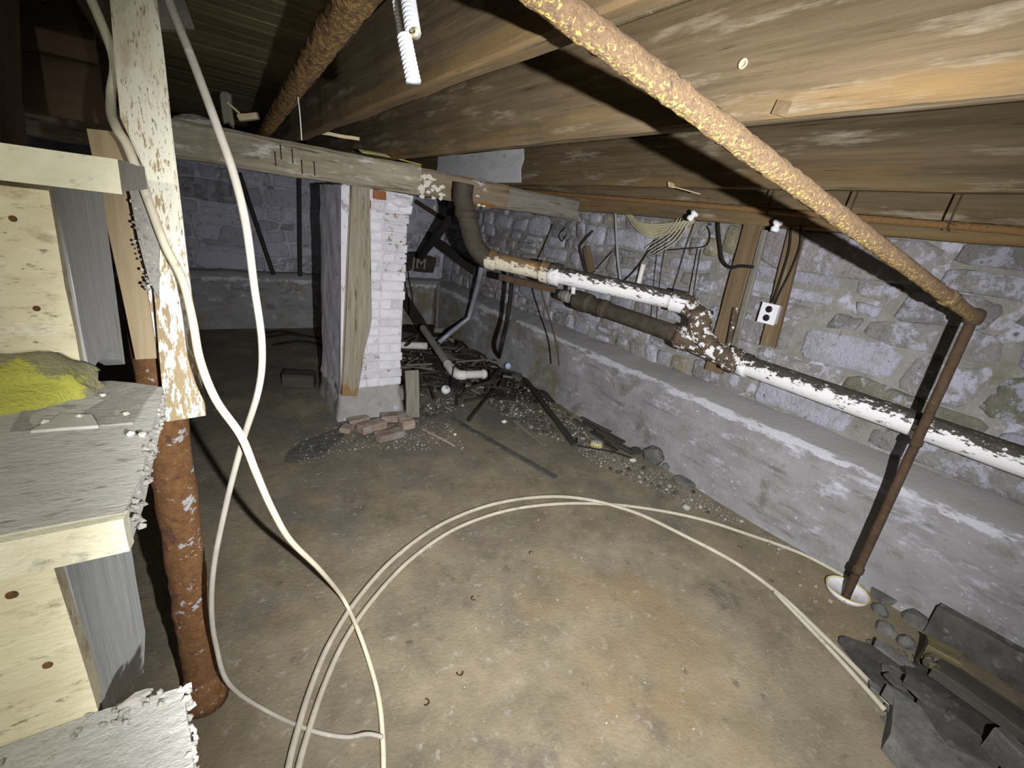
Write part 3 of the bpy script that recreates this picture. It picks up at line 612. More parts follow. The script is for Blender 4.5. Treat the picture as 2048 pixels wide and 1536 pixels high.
tag(pipe('steam_pipe', L0, L1+(L1-L0)*.35, .034, M['rust'], None, 22, jit=.008, n=170, sc=70), 'scaly rust-covered pipe running along the joist bay over the girder', 'pipe')
# small rusty line clipped below the rim joist
S0, S1 = PX(1060, 383, 2.62), PX(2048, 463, 2.62); S0 = S0.lerp(S1, -.02); S2 = S1+(S1-S0)*.25
sp = empty('small_rusty_pipe', tuple(S1)); tag(sp, 'thin rusty pipe clipped along the underside of the joists above the stone wall', 'pipe')
pipe('line', S0, S2, .0165, M['rustfine'], sp, 12, jit=.002, n=160)
for x in (1538, 1900, 1700):
    t = 0
    p = PX(x, 383+(x-1060)*.081, 2.62); tube('clip', [p+Vector((0, .0, .20)), p+Vector((-.02, 0, .03)), p+Vector((-.015, 0, -.014)), p+Vector((.012, 0, -.018))], .004, M['rustdark'], sp, 6)

# cast iron drain
drain = empty('drain_pipe', (2.7, 1.9, .74)); tag(drain, 'cast iron drain pipe with flaking white paint along the stone wall', 'drain pipe')
D1, D2, D3 = PD(968, 516, 3.36), PD(1100, 546, 3.24), PD(1372, 606, 2.93)
Wy, E0, E1 = PD(1432, 700, 2.82), PX(1480, 726, 2.71), PX(2048, 924, 2.69); E1 = E1+(E1-E0)*.35
top_ = PD(926, 398, 3.16)
tube('drop_bend', spline([top_+Vector((0, 0, .10)), top_, PD(936, 440, 3.2), PD(946, 480, 3.27), PD(962, 508, 3.34), D1.lerp(D2, .12)], 6), .068, M['castdark'], drain, 18, jit=.003)
lathe('hub', [(.068, -.03), (.086, -.026), (.088, .02), (.074, .03)], M['castdark'], PD(934, 428, 3.2), drain, 20)
pipe('painted_section', D1.lerp(D2, .02), D2, .062, M['castrust'], drain, 22, bands=((.10, .035, .010), (.97, .05, .014)), jit=.0015)
pipe('painted_section', D2, D3, .059, M['castwhite'], drain, 24, bands=((.03, .05, .018), (.95, .05, .013)), jit=.001)
mid = PD(1402, 640, 2.86)
tube('bend', spline([D3.lerp(D2, .02), PD(1385, 620, 2.91), mid, PD(1400, 665, 2.84), PD(1420, 690, 2.83)], 6), .064, M['castmix'], drain, 20, jit=.002)
pipe('hub', mid+Vector((-.0, .015, .05)), PD(1398, 668, 2.84)+Vector((0, 0, -.02)), .074, M['castmix'], drain, 22, jit=.002)
pipe('wye', PD(1352, 668, 2.95), E0, .066, M['castmix'], drain, 22, bands=((.12, .04, .014), (.90, .045, .013)), jit=.002)
B0, B1 = PD(1150, 598, 3.55), PD(1352, 668, 2.95)
pipe('branch_section', B0, B1, .056, M['castdark'], drain, 22, bands=((.10, .07, .018), (.33, .02, .012)), jit=.0015)
pipe('plastic_stub', PD(1121, 589, 3.68), B0, .040, M['pvcdirty'], drain, 18, bands=((.45, .03, .006),))
pipe('main_section', E0, E1, .060, M['castwhite'], drain, 26, bands=((.0, .06, .012),), jit=.001)
tube('hanger_rod', [PD(1378, 640, 2.95), PD(1385, 560, 3.05)+Vector((0, 0, .2))], .004, M['darkiron'], drain, 6)
# bracket board under the far section
strip('bracket_board', PD(1000, 553, 3.5), PD(1112, 580, 3.38), .05, .045, 'rustdark', 'short dark bracket board under the rusty drain section', 'board')
tag(pipe('plastic_pipe', PX(1287, 528, 2.85), PX(1276, 571, 2.85), .019, M['pvc'], None, 16), 'short white plastic stub standing behind the painted drain pipe', 'pipe')
tag(pipe('plastic_pipe', PD(1148, 566, 3.4), PD(1146, 588, 3.42), .017, M['pvc'], None, 14), 'tiny white plastic stub below the painted drain pipe', 'pipe')

# spiral conduit hanging from the joist bay
def spiral(name, a, b, r, turns, label, endr=None):
    a, b = Vector(a), Vector(b); n = turns*8; pts = []; rs = []
    for i in range(n+1):
        t = i/n; pts.append(a.lerp(b, t)); rs.append(r*(1+.16*math.cos(2*math.pi*turns*t)))
    o = tube(name, pts, rs, M['galv'], None, 14); tag(o, label, 'conduit', 'spiral conduit ends'); return o
f0 = PD(812, -20, .75)
s1 = spiral('spiral_conduit', PD(808, -60, .78), PD(826, 66, .74), .0115, 14, 'thick spiral metal conduit end hanging from the joist bay')
s2 = spiral('spiral_conduit', PD(809, 76, .73), PD(827, 163, .72), .0105, 10, 'pale spiral metal conduit piece dangling under the thicker conduit end')
s3 = spiral('spiral_conduit', PD(783, -40, .80), PD(800, 66, .80), .0045, 14, 'thin spiral conduit beside the thick hanging conduit end')
tag(tube('cut_wire', spline([PD(822, 62, .735), PD(832, 58, .72), PD(833, 68, .72), PD(822, 72, .73), PD(814, 82, .73)], 4), .0032, M['splinter'], None, 8), 'bent wire tying the two spiral conduit ends', 'wire')

# ================================================================== STUDS, OUTLET, WIRES ON THE STONE WALL
a, b = PX(1508, 452, 2.875), PX(1428, 742, 2.875)
tag(timber('wall_stud', a+Vector((0, 0, .06)), b, .045, .125, M['studwood'], None, upv=(0, 1, 0), jit=.003, ends=.01), 'wide brown stud on the stone wall behind the drain pipe', 'stud')
a2, b2_ = PX(1592, 465, 2.89), PX(1536, 692, 2.89)
tag(timber('wall_stud', a2+Vector((0, 0, .06)), b2_, .04, .09, M['studwood'], None, upv=(0, 1, 0), jit=.003, ends=.008), 'narrow brown stud on the stone wall carrying the outlet box', 'stud')
tag(timber('wall_batten', PX(1530, 460, 2.84), PX(1462, 715, 2.84), .022, .04, M['greywood'], None, upv=(0, 1, 0), jit=.003), 'grey batten along the edge of the wide wall stud', 'batten')
tag(pipe('wall_conduit', PX(1471, 615, 2.82), PX(1455, 702, 2.80), .016, M['castmix'], None, 12), 'paint-spattered pipe stub in front of the wide wall stud', 'pipe')
q0, q1, q2 = PX(1524, 612, 2.83), PX(1554, 614, 2.83), PX(1520, 640, 2.83)
oc = (q1+q2)/2
ob = empty('outlet_box', tuple(oc)); tag(ob, 'metal outlet box with two dark sockets on the narrow wall stud', 'outlet')
box('body', (2.832, oc.y-.047, oc.z-.055), (2.872, oc.y+.047, oc.z+.055), M['steelplate'], ob)
pl = box('cover_plate', (2.826, oc.y-.052, oc.z-.060), (2.833, oc.y+.052, oc.z+.060), M['porcelain'], ob)
for dz in (.026, -.026):
    so = lathe('socket', [(.020, 0), (.020, .004), (.012, .006)], M['socket'], (2.826, oc.y+.002, oc.z+dz), ob, 16, (0, -math.pi/2, 0))
def wire(name, pts, r, m, label, group=None, sub=6, cat='wire', seg=7): 
    o = tube(name, spline(pts, sub), r, M[m], None, seg); return tag(o, label, cat, group)
def W(L, X): return [PX(x, y, X) for x, y in L]
wire('cable', W(((1582, 455), (1578, 500), (1562, 555), (1545, 605)), 2.835), .006, 'black', 'black cable running down the narrow stud to the outlet box', None, 6, 'cable')
wire('cable', W(((1600, 452), (1600, 490), (1582, 540), (1562, 580), (1548, 612)), 2.838), .005, 'black', 'second black cable joining the outlet box from the joist', None, 6, 'cable')
wire('cable', W(((1436, 446), (1440, 490), (1446, 522), (1462, 535), (1480, 532), (1508, 534)), 2.83), .010, 'black', 'thick black cable looped down beside the wide wall stud', None, 6, 'cable')
wire('cable', W(((1414, 452), (1420, 470), (1410, 492), (1370, 497), (1335, 500)), 2.9), .004, 'black', 'thin black wire hanging along the stone wall near the looped cable', None, 6, 'cable')
wire('wire', W(((1388, 448), (1370, 500), (1352, 560), (1338, 600)), 2.88), .003, 'darkiron', 'thin dark wire slanting down the wall behind the drain bend')
wire('wire', W(((1318, 470), (1308, 560), (1300, 660)), 2.9), .0028, 'darkiron', 'thin plumb wire on the stone wall beside the white plastic stub')
wire('wire', W(((1334, 474), (1320, 560), (1312, 660)), 2.9), .0022, 'darkiron', 'second thin plumb wire close to the drain bend')
wire('wire', W(((1310, 480), (1285, 520), (1262, 548), (1242, 566)), 2.86), .005, 'black', 'black wire sagging from the wire bundle to the drain pipe')
wire('wire', W(((1225, 502), (1208, 520), (1192, 538)), 2.9), .004, 'black', 'short black wire on the wall between the brown block and the galvanised conduit')
wire('wire', W(((1105, 448), (1088, 490), (1072, 525)), 2.9), .005, 'black', 'black wire hanging from the girder end to the drain pipe')
wire('wire', W(((1130, 455), (1118, 470), (1124, 482), (1132, 470)), 2.9), .005, 'black', 'black wire curl under the end of the girder')
wire('conduit', W(((1231, 424), (1233, 470), (1236, 520), (1241, 560)), 2.87), .011, 'conduit', 'galvanised conduit dropping from the joist to the drain pipe', None, 6, 'conduit', 10)
wire('cable', W(((1185, 462), (1163, 486), (1160, 500), (1168, 530), (1172, 545)), 2.9), .012, 'darkiron', 'dark bent pipe on the stone wall below the girder end', None, 6, 'pipe')
tag(timber('wood_block', PX(1172, 495, 2.88), PX(1184, 545, 2.88), .05, .06, M['studwood'], None, upv=(0, 1, 0)), 'brown wooden block on the wall above the drain pipe', 'block')
# fan of pale and yellow wires under the rim joist
for i in range(26):                         # five layers of nested loops, stapled under the rim joist
    lay_, n_ = i % 5, i//5; t = (n_+.2*lay_)/6; X = 2.858+.0165*lay_; m_ = 'wirewhite' if i % 4 else 'wireyellow'
    pts = [PX(1266-16*t, 424, X), PX(1268-14*t, 434+5*t, X), PX(1280-6*t, 441+19*t, X), PX(1308, 444+34*t, X), PX(1346+4*t, 441+20*t, X), PX(1368+20*t, 434+5*t, X), PX(1374+24*t, 424, X)]
    pts[0].z = pts[-1].z = 1.739; pts[1].z = pts[-2].z = 1.722-.012*t; pts[2].z -= .010; pts[3].z -= .016; pts[4].z -= .014
    wire('wire', pts, .0026, m_, ('pale' if i % 4 else 'yellow') + ' wire in the fanned bundle under the rim joist', ('pale' if i % 4 else 'yellow')+' wires of the bundle under the rim joist', 4)
for i in range(5):
    pts = W(((1356+i*6, 424), (1352+i*6, 442+i), (1332+i*6, 468+i*3), (1302+i*6, 488+i*3), (1290+i*5, 497+i*3)), 2.838); pts[0].z = 1.739; pts[0].x = 2.853; pts[1].x = 2.842
    wire('wire', pts, .003, 'wirewhite', 'frayed pale wire end below the fanned bundle', 'frayed wire ends below the bundle', 4)
for i in range(9):
    d = Vector((.0, .0098*i, .0022*i)); wire('wire', [Vector((x, y_, z_))+d for x, y_, z_ in ((.95, 3.325, 1.868), (1.08, 3.318, 1.872), (1.22, 3.312, 1.868), (1.36, 3.318, 1.862-.0022*i))], .004, 'wirewhite' if i % 3 else 'wireyellow', ('pale' if i % 3 else 'yellow')+' wire lying over the top of the girder', ('pale' if i % 3 else 'yellow')+' wires on top of the girder', 4)
# porcelain knobs
def knob(p, label, rot=(0, 0, 0)):
    t = empty('porcelain_insulator', tuple(p)); tag(t, label, 'insulator')
    lathe('knob', [(.010, .03), (.024, .028), (.026, .012), (.016, .004), (.016, -.004), (.024, -.012), (.020, -.03), (.008, -.032)], M['porcelain'], p, t, 16, rot)
    lathe('nail_head', [(.006, -.036), (.006, -.030)], M['nail'], p, t, 8, rot)
pw = PY(869, 415, 6.195); tag(rock('glint_chip', pw, (.022, .012, .04), M['porcelain'], None, 1, .15, 0), 'tiny white chip added as a painted glint on the back wall under the girder', 'glint')  # white chip added to draw a glint of lamp light on the wall
knob(PX(1385, 432, 2.60), 'white porcelain knob on the thin rusty pipe by the wire bundle', (.5, .3, 0))
knob(PX(1553, 452, 2.66), 'white porcelain knob hanging under the rusty pipe between the two wall studs', (.1, .1, 0))
tag(rock('blue_cap', PX(1421, 449, 2.86), (.014, .01, .008), M['blueplastic'], None, 1, .15), 'small blue wire cap under the rim joist', 'cap')

# ================================================================== BACK CORNER
def rod(name, a, b, r, m, label, cat, group=None): return tag(pipe(name, a, b, r, M[m], None, 10), label, cat, group)
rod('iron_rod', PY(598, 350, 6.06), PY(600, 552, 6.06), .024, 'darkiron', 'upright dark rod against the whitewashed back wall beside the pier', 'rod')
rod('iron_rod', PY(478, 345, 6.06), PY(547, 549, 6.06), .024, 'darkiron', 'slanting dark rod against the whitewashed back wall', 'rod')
rod('black_pipe', PY(925, 405, 3.6), PY(842, 512, 5.2), .042, 'darkiron', 'thick black pipe slanting down behind the drain bend', 'pipe')
rod('black_pipe', PY(830, 402, 6.2), PY(905, 450, 6.18), .03, 'rustdark', 'dark brown pipe crossing behind the slanting black pipe', 'pipe')
tag(timber('brace_board', PY(856, 472, 6.18), PY(952, 540, 4.78), .05, .12, M['darkwood'], None), 'dark board slanting behind the drain bend', 'board')
cp = [PD(965, 525, 4.6), PD(958, 560, 4.9), PD(945, 610, 5.1), PD(937, 637, 5.2), PD(905, 662, 5.1), PD(878, 685, 5.0)]
tag(tube('corner_conduit', cp, .028, M['conduit'], None, 10), 'grey conduit dropping down the corner and kinking to the rubbish', 'conduit')
pb = PY(838, 525, 6.14); tag(prism('stencilled_block', [(pb.x-.24, pb.z-.11), (pb.x+.20, pb.z-.13), (pb.x+.23, pb.z+.08), (pb.x-.02, pb.z+.14), (pb.x-.23, pb.z+.12)], 1, 6.08, 6.24, M['darkwood'], None, jit=.012, cuts=2), 'dark block with worn white letters in the back wall', 'block')
blk = [o for o in C.objects if o.name.startswith('stencilled_block')][0]
def letter(txt, px, py, size):
    cu = bpy.data.curves.new('lettering', 'FONT'); cu.body = txt; cu.size = size; cu.extrude = .006; cu.align_x = 'CENTER'; cu.align_y = 'CENTER'; cu.space_character = 1.05
    t = bpy.data.objects.new('tmp', cu); C.objects.link(t); dg = bpy.context.evaluated_depsgraph_get(); me = bpy.data.meshes.new_from_object(t.evaluated_get(dg)); bpy.data.objects.remove(t)
    me.materials.clear(); o = link('lettering', me, M['letters']); o.location = PY(px, py, 6.055); o.rotation_euler = (math.pi/2, 0.05, 0); keep(o, blk)
letter('JM', 838, 528, .20)
# plastic pipe: white length, grey length, white elbow and end
tag(pipe('plastic_pipe', FL(795, 690, .10), FL(854, 692, .10), .042, M['pvc'], None, 14), 'white plastic pipe lying behind the brick pier', 'pipe')
dp = empty('plastic_pipe', tuple(FL(920, 745, .0))); tag(dp, 'dirty plastic pipe in the rubbish ending in a clean white elbow', 'pipe')
e0, e1, e2 = FL(845, 655, .30), FL(898, 732, .15), FL(920, 750, .14)
pipe('grey_length', e0, e1, .040, M['pvcdirty'], dp, 14)
tube('elbow', spline([e1.lerp(e0, .05), e1, FL(908, 744, .14), e2, FL(930, 750, .14)], 4), .047, M['pvc'], dp, 14)
pipe('white_end', e2, FL(970, 748, .12), .040, M['pvc'], dp, 16, bands=((.96, .02, .008),))
# black hose and thin wires on the footing
wire('hose', [PD(1023, 545, 3.9), PD(1022, 580, 4.0), PD(1014, 640, 4.0), PD(1002, 695, 3.95), FL(998, 716, .05)], .020, 'black', 'black hose hanging from the drain pipe to the floor', None, 6, 'hose', 10)
wire('wire', [PD(1078, 545, 3.4), PD(1085, 590, 3.5), PD(1100, 640, 3.5), PD(1113, 690, 3.45), PD(1118, 732, 3.4)], .0065, 'rustdark', 'brown wire dangling from the drain pipe in front of the footing')
wire('wire', [Vector((1.35, 3.485, 1.665)), Vector((1.42, 3.75, 1.52)), PD(812, 500, 4.6), PD(818, 560, 4.8), PD(824, 590, 4.9), PD(826, 632, 4.9)], .008, 'black', 'short black wire hanging behind the brick pier')
wire('wire', [FL(880, 716, .03), FL(878, 694, .12), FL(886, 672, .22)], .008, 'greywood', 'thin bent twig standing in the rubbish')
# scrap bits hanging on the girder and joists at the left
strip('wood_splinter', PY(632, 264, 3.1), PY(718, 278, 3.1), .022, .018, 'splinter', 'pale splinter of wood hanging below the joist near the girder', 'splinter')
strip('wood_splinter', PY(478, 236, 3.28), PY(517, 232, 3.24), .04, .03, 'splinter', 'thick torn splinter of lath lying on the girder', 'splinter')
strip('wood_splinter', PY(455, 205, 3.345), PY(480, 228, 3.325), .018, .012, 'splinter', 'thin torn splinter sticking up from the girder', 'splinter')
tag(timber('torn_post_stub', PY(458, 250, 3.4), PY(450, 188, 3.4), .05, .09, M['greywood'], None, jit=.02, ends=.05), 'torn grey stub of wood on top of the girder', 'stub')
dh = rock('dust_heap', Vector((.06, 3.40, 1.862)), (.10, .07, .04), M['dust'], None, 3, .18, 0); tag(dh, 'heap of grey dust on the girder behind the cable', 'dust')
for v in dh.data.vertices: v.co.z = max(v.co.z, -.008)
hang = min((L0.lerp(L1, k/200) for k in range(200)), key=lambda q: abs(proj(q)[1]-172))
wire('cobweb_thread', [hang+Vector((.006, 0, -.02)), hang+Vector((.012, -.004, -.09)), hang+Vector((.016, 0, -.17))], .0022, 'cobweb', 'dusty cobweb thread hanging from the scaly pipe', None, 4, 'cobweb')
tag(timber('ceiling_block', PD(305, 28, 1.25), PD(374, 30, 1.30), .05, .075, M['greywood'], None), 'short grey block under the subfloor beside the post', 'block')

# ================================================================== HANGING CABLES AND FLOOR TUBING
gc = [PD(318, -60, .72), PD(345, 20, .72), PD(385, 120, .72), PD(435, 255, .72), PD(468, 350, .73), PD(492, 450, .75), PD(508, 570, .80), PD(524, 690, .86), PD(517, 780, .92), (PD(483, 890, 1.0)), PD(452, 1010, 1.07), PD(428, 1130, 1.14), PD(423, 1220, 1.2), PD(432, 1290, 1.27), PD(458, 1368, 1.33), FL(530, 1420, .012), FL(620, 1460, .008), FL(690, 1474, .008), FL(735, 1468, .03), FL(765, 1474, .035)]
tag(tube('cable', spline(gc, 6), .0066, M['cablegrey'], None, 10), 'grey cable hanging from the ceiling and curving across the floor', 'cable')
wc = [Vector((-.128, 1.275, 1.865)), PY(226, 110, 1.275), PY(222, 185, 1.262), PY(223, 228, 1.215), PY(236, 262, 1.172), PY(256, 295, 1.168), PY(296, 400, 1.168), PY(330, 490, 1.165), PY(365, 560, 1.15), PD(385, 640, .93), PD(400, 720, .93), PD(432, 800, .94), PD(482, 872, .96), PD(512, 945, 1.02), PD(545, 1020, 1.12), PD(582, 1082, 1.26), PD(640, 1140, 1.5), FL(686, 1197, .05), FL(716, 1260, .034), FL(742, 1335, .010), FL(758, 1400, .009), FL(765, 1470, .009), FL(767, 1560, .009), FL(764, 1700, .009)]
tag(tube('cable', spline(wc, 6), .0080, M['cablecream'], None, 10), 'cream cable running down the flaking post and across the floor', 'cable')
arcA = [(545, 1720), (558, 1640), (572, 1560), (590, 1480), (622, 1375), (660, 1285), (715, 1198), (790, 1115), (880, 1050), (980, 1010), (1080, 994), (1170, 998), (1270, 1025), (1370, 1072), (1470, 1125), (1560, 1190), (1650, 1275), (1725, 1350), (1790, 1420)]
arcB = [(570, 1720), (580, 1640), (592, 1560), (612, 1480), (648, 1372), (690, 1280), (745, 1200), (820, 1120), (910, 1058), (1010, 1022), (1110, 1008), (1210, 1008), (1300, 1018), (1400, 1038), (1500, 1070), (1600, 1106), (1690, 1140), (1735, 1158)]
tag(tube('floor_tubing', spline([FL(x, y, .012+(.016 if i in (11, 12) else 0)) for i, (x, y) in enumerate(arcA)], 8), .0105, M['tubing'], None, 12), 'pale tubing arcing over the floor to the slate pile', 'tubing')
tag(tube('floor_tubing', spline([Vector((min(p.x, 2.735), p.y, p.z)) for p in (FL(x, y, .010) for x, y in arcB)], 8), .0098, M['tubing'], None, 12), 'pale tubing arcing over the floor to the white dish at the wall', 'tubing')
tag(tube('floor_tubing', spline([FL(1548, 1182, .010), FL(1600, 1236, .010), FL(1680, 1320, .010), FL(1770, 1420, .010)], 8), .0100, M['tubing'], None, 12), 'short pale tubing length lying against the arc by the slate pile', 'tubing')

# ================================================================== FLOOR DEBRIS
def heap_z(x, y_):
    if not (1.329 <= x <= 2.791 and 2.599 <= y_ <= 6.051): return -1
    edge = max(0, min(1, (y_-3.2)*1.4 + (x-1.9)*.9)); n_ = .5+.7*noise.noise(Vector((x*3, y_*3, 0)))+.35*noise.noise(Vector((x*9, y_*9, 4)))
    return -.03 + .075*edge*n_ + .02*edge
def surf(x, y_): return max(ground(x, y_), heap_z(x, y_))
def RS(x, y, h=0.0):                          # a point lying h above whatever the sight line meets: floor or heap
    z = 0
    for _ in range(6): p = FL(x, y, z); z = surf(p.x, p.y)+h
    return FL(x, y, z)
LAID = []                                     # (x0, y0, x1, y1, half width, bottom, top)
def seg_d(a, b):
    def pd(px, py, s):
        x0, y0, x1, y1 = s[:4]; dx, dy = x1-x0, y1-y0; L2 = dx*dx+dy*dy
        t = 0 if L2 < 1e-12 else max(0, min(1, ((px-x0)*dx+(py-y0)*dy)/L2)); return math.hypot(px-x0-t*dx, py-y0-t*dy)
    def cr(o, p, q): return (p[0]-o[0])*(q[1]-o[1])-(p[1]-o[1])*(q[0]-o[0])
    A, B, D, E = a[:2], a[2:4], b[:2], b[2:4]
    if cr(A, B, D)*cr(A, B, E) < 0 and cr(D, E, A)*cr(D, E, B) < 0: return 0
    return min(pd(*A, b), pd(*B, b), pd(*D, a), pd(*E, a))
def block(a, b, hw, z0=-1, z1=9): LAID.append((a[0], a[1], b[0], b[1], hw, z0, z1))
def lie(a, b, hw, ht, cap=9):
    """height of the middle of a level piece laid on the floor, the heap and whatever lies there already; None if there is no room"""
    s = (a[0], a[1], b[0], b[1]); n_ = 14
    z = max(surf(a[0]+(b[0]-a[0])*k/n_, a[1]+(b[1]-a[1])*k/n_) for k in range(n_+1))+ht/2-.004
    for _ in range(3):
        for o in LAID:
            if (cap >= 9 and o[6] > 1) or abs(o[0]-s[0]) > 3 or seg_d(s, o) > hw+o[4]+.004: continue
            if z-ht/2 < o[6]+.004 and z+ht/2 > o[5]-.004: z = o[6]+ht/2+.005
    if z > cap: return None
    LAID.append(s+(hw, z-ht/2, z+ht/2)); return z
def stick(L, wd, ht, m, label, cat='stick', z=.012, group=None):
    a, b = RS(L[0], L[1]), RS(L[2], L[3]); z = lie(a, b, wd/2, ht)
    a, b = FL(L[0], L[1], z), FL(L[2], L[3], z); LAID[-1] = (a.x, a.y, b.x, b.y)+LAID[-1][4:]
    return tag(timber('floor_stick', a, b, wd, ht, M[m], None, jit=.005, ends=.015, seg=10), label, cat, group)
# what already stands or lies here keeps its room
for p_, q_, h_, z0, z1 in ((FL(795, 690, .10), FL(862, 692, .10), .046, .04, .16), (e0, e1, .046, .08, .36), (e1, e2, .052, .08, .21), (e2, FL(970, 748, .12), .052, .06, .19)): block(p_, q_, h_, z0, z1)
p = FL(998, 716, .05); block(p, p, .05)
a, b = PY(878, 570, 5.95), PY(872, 662, 5.6); block(a, b, .07); tag(timber('scrap_board', a, b, .04, .09, M['greywood'], None, jit=.008, ends=.02), 'upright grey board in the rubbish heap by the back wall', 'board')
a, b = PY(800, 585, 5.85), PY(858, 672, 5.25); block(a, b, .08); tag(timber('scrap_board', a, b, .05, .14, M['darkwood'], None, jit=.008, ends=.02), 'wide dark plank leaning in the rubbish heap behind the pier', 'board')
for x0, y0, x1, y1, wd, ht, m_, lb in ((795, 672, 836, 678, .05, .12, 'darkwood', 'dark plank lying behind the pier in the rubbish heap'), (868, 658, 893, 658, .04, .07, 'greywood', 'short cross board of the rubbish heap'), (866, 672, 908, 674, .06, .06, 'greywood', 'broken grey stick on top of the rubbish heap')):
    a, b = FL(x0, y0, .10), FL(x1, y1, .10); a.x, b.x = min(a.x, 2.66), min(b.x, 2.66); z = lie(a, b, wd/2, ht); a.z = b.z = z; tag(timber('scrap_board', a, b, wd, ht, M[m_], None, jit=.006, ends=.015), lb, 'board')
stick((905, 838, 1112, 955), .055, .012, 'slab', 'long thin plank lying on the floor before the rubbish heap', 'plank')
stick((1030, 842, 1090, 890), .03, .012, 'greywood', 'narrow grey lath lying beside the thin plank', 'lath')
stick((1040, 745, 1150, 890), .05, .03, 'darkwood', 'dark batten running along the floor toward the yellow disc', 'batten')
stick((965, 675, 1030, 742), .07, .06, 'darkwood', 'thick dark stick lying at the foot of the footing', 'stick')
stick((890, 688, 962, 712), .09, .05, 'darkwood', 'dark split board in the middle of the rubbish', 'board')
stick((880, 700, 940, 738), .07, .03, 'greywood', 'grey board slanting beside the white elbow', 'board')
stick((965, 735, 990, 722), .04, .04, 'darkwood', 'short dark stick by the black hose', 'stick')
stick((845, 858, 910, 892), .016, .014, 'brickrubble', 'thin pale stick on the floor before the pier', 'stick')
a, b = RS(938, 840), RS(1010, 748); z = lie(a, b, .012, .024); a, b = FL(938, 840, z), FL(1010, 748, z); tag(tube('iron_rod', [a, b], .012, M['black'], None, 8), 'black rod lying on the floor before the rubbish heap', 'rod')
for i, L in enumerate((((900, 777), (960, 772), (1010, 757), (1032, 752)), ((920, 768), (970, 775), (1030, 780), (1045, 775)), ((1150, 891), (1180, 897), (1225, 905), (1270, 920)))):
    r_ = .007 if i < 2 else .006; raw = spline([RS(x, y) for x, y in L], 10); pts = []
    for q in raw:
        zz = surf(q.x, q.y)+r_
        for o in LAID:
            if seg_d((q.x, q.y, q.x, q.y), o) < o[4]+.02 and o[6] < 1: zz = max(zz, o[6]+r_+.003)
        pts.append(Vector((min(q.x, 2.72), q.y, zz)))
    for q in range(0, len(pts)-4, 4): block(pts[q], pts[q+4], r_, -1, max(v.z for v in pts[q:q+5])+r_)
    tag(tube('floor_wire', pts, r_, M['black'], None, 7), ('black wire trailing through the rubbish', 'second black wire lying under the trailing one', 'dark wire lying along the footing by the yellow disc')[i], 'wire')
# upright scrap and bricks at the pier
p = FL(826, 834); block(p, p+Vector((.02, .10, 0)), .06); tag(timber('scrap_board', p, p+Vector((.01, .10, .36)), .11, .03, M['greywood'], None, upv=(0, 1, .3), jit=.006, ends=.012), 'short grey board standing by the pier among broken bricks', 'board')
def brk(x, y, sx, sy, sz, rz, lb, m_='brickrubble'):
    o = link('loose_brick', brick(sx, sy, sz), M[m_]); p = RS(x, y) if x > 50 else Vector((x, y, 0)); ex = abs(sx/2*math.sin(rz))+abs(sy/2*math.cos(rz)); fx = abs(sx/2*math.cos(rz))+abs(sy/2*math.sin(rz))
    if p.x-fx < PX1+.04 and p.x+fx > PX0-.05: p.y = min(p.y, PY0-.058-ex)
    o.location = (p.x, p.y, surf(p.x, p.y)+sz/2); o.rotation_euler = (0, 0, rz); h = Vector((math.cos(rz), math.sin(rz), 0))*max(0, sx-sy)/2; block(p-h, p+h, min(sx, sy)/2+.012, -1, sz+.02); tag(o, lb, 'brick', 'loose bricks at the pier')
for i, (x, y, a, b, c, r_) in enumerate(((.96, 3.02, .2, .1, .06, .3), (1.165, 3.135, .2, .1, .055, -.2), (812, 793, .18, .1, .10, .5), (1.04, 2.86, .21, .1, .05, .2), (694, 862, .10, .08, .04, .9), (1.215, 2.985, .1, .1, .07, .1), (.90, 3.155, .16, .07, .05, .15), (808, 760, .12, .1, .12, .2))):
    brk(x, y, a, b, c, r_, ('long loose brick at the corner of the pier base', 'thin loose brick tight against the pier base', 'thick broken brick behind the standing grey board', 'outermost loose brick before the pier', 'small brick fragment under the leaning post board', 'square half brick beside the standing grey board', 'narrow brick sliver against the pier base', 'upright brick end beside the pier behind the standing board')[i])
# dirt heap in the corner
def heap(a, b):
    x = 1.33+1.46*a; y_ = 2.6+3.45*b; return (x, y_, heap_z(x, y_))
hp_ = grid('dirt_heap', 60, 90, heap, M['dirt']); tag(hp_, 'dark dirt and fine rubbish spread over the corner floor', 'dirt'); hp_['kind'] = 'stuff'
def inpoly(x, y, P):
    c = False
    for i in range(len(P)):
        (x1, y1), (x2, y2) = P[i], P[i-1]
        if (y1 > y) != (y2 > y) and x < (x2-x1)*(y-y1)/(y2-y1)+x1: c = not c
    return c
CELL = {}
def room(q, rad):
    """True, and the place taken, if nothing lies within rad of q yet"""
    cx, cy = int(q.x//.12), int(q.y//.12)
    for dx in (-1, 0, 1):
        for dy in (-1, 0, 1):
            for (x, y_, r_) in CELL.get((cx+dx, cy+dy), ()):
                if math.hypot(q.x-x, q.y-y_) < rad+r_: return False
    for o in LAID:
        if abs(o[0]-q.x) < 2.5 and seg_d((q.x, q.y, q.x, q.y), o) < o[4]+rad: return False
    CELL.setdefault((cx, cy), []).append((q.x, q.y, rad)); return True
def scatter(n, poly, fn, seed):
    r = random.Random(seed); xs = [p[0] for p in poly]; ys = [p[1] for p in poly]; i = 0; tries = 0
    while i < n and tries < n*150:
        tries += 1
        x, y = r.uniform(min(xs), max(xs)), r.uniform(min(ys), max(ys))
        q = RS(x, y)
        if inpoly(x, y, poly) and q.x < 2.70 and q.y < 5.95:
            if fn(x, y, r, i) is not False: i += 1
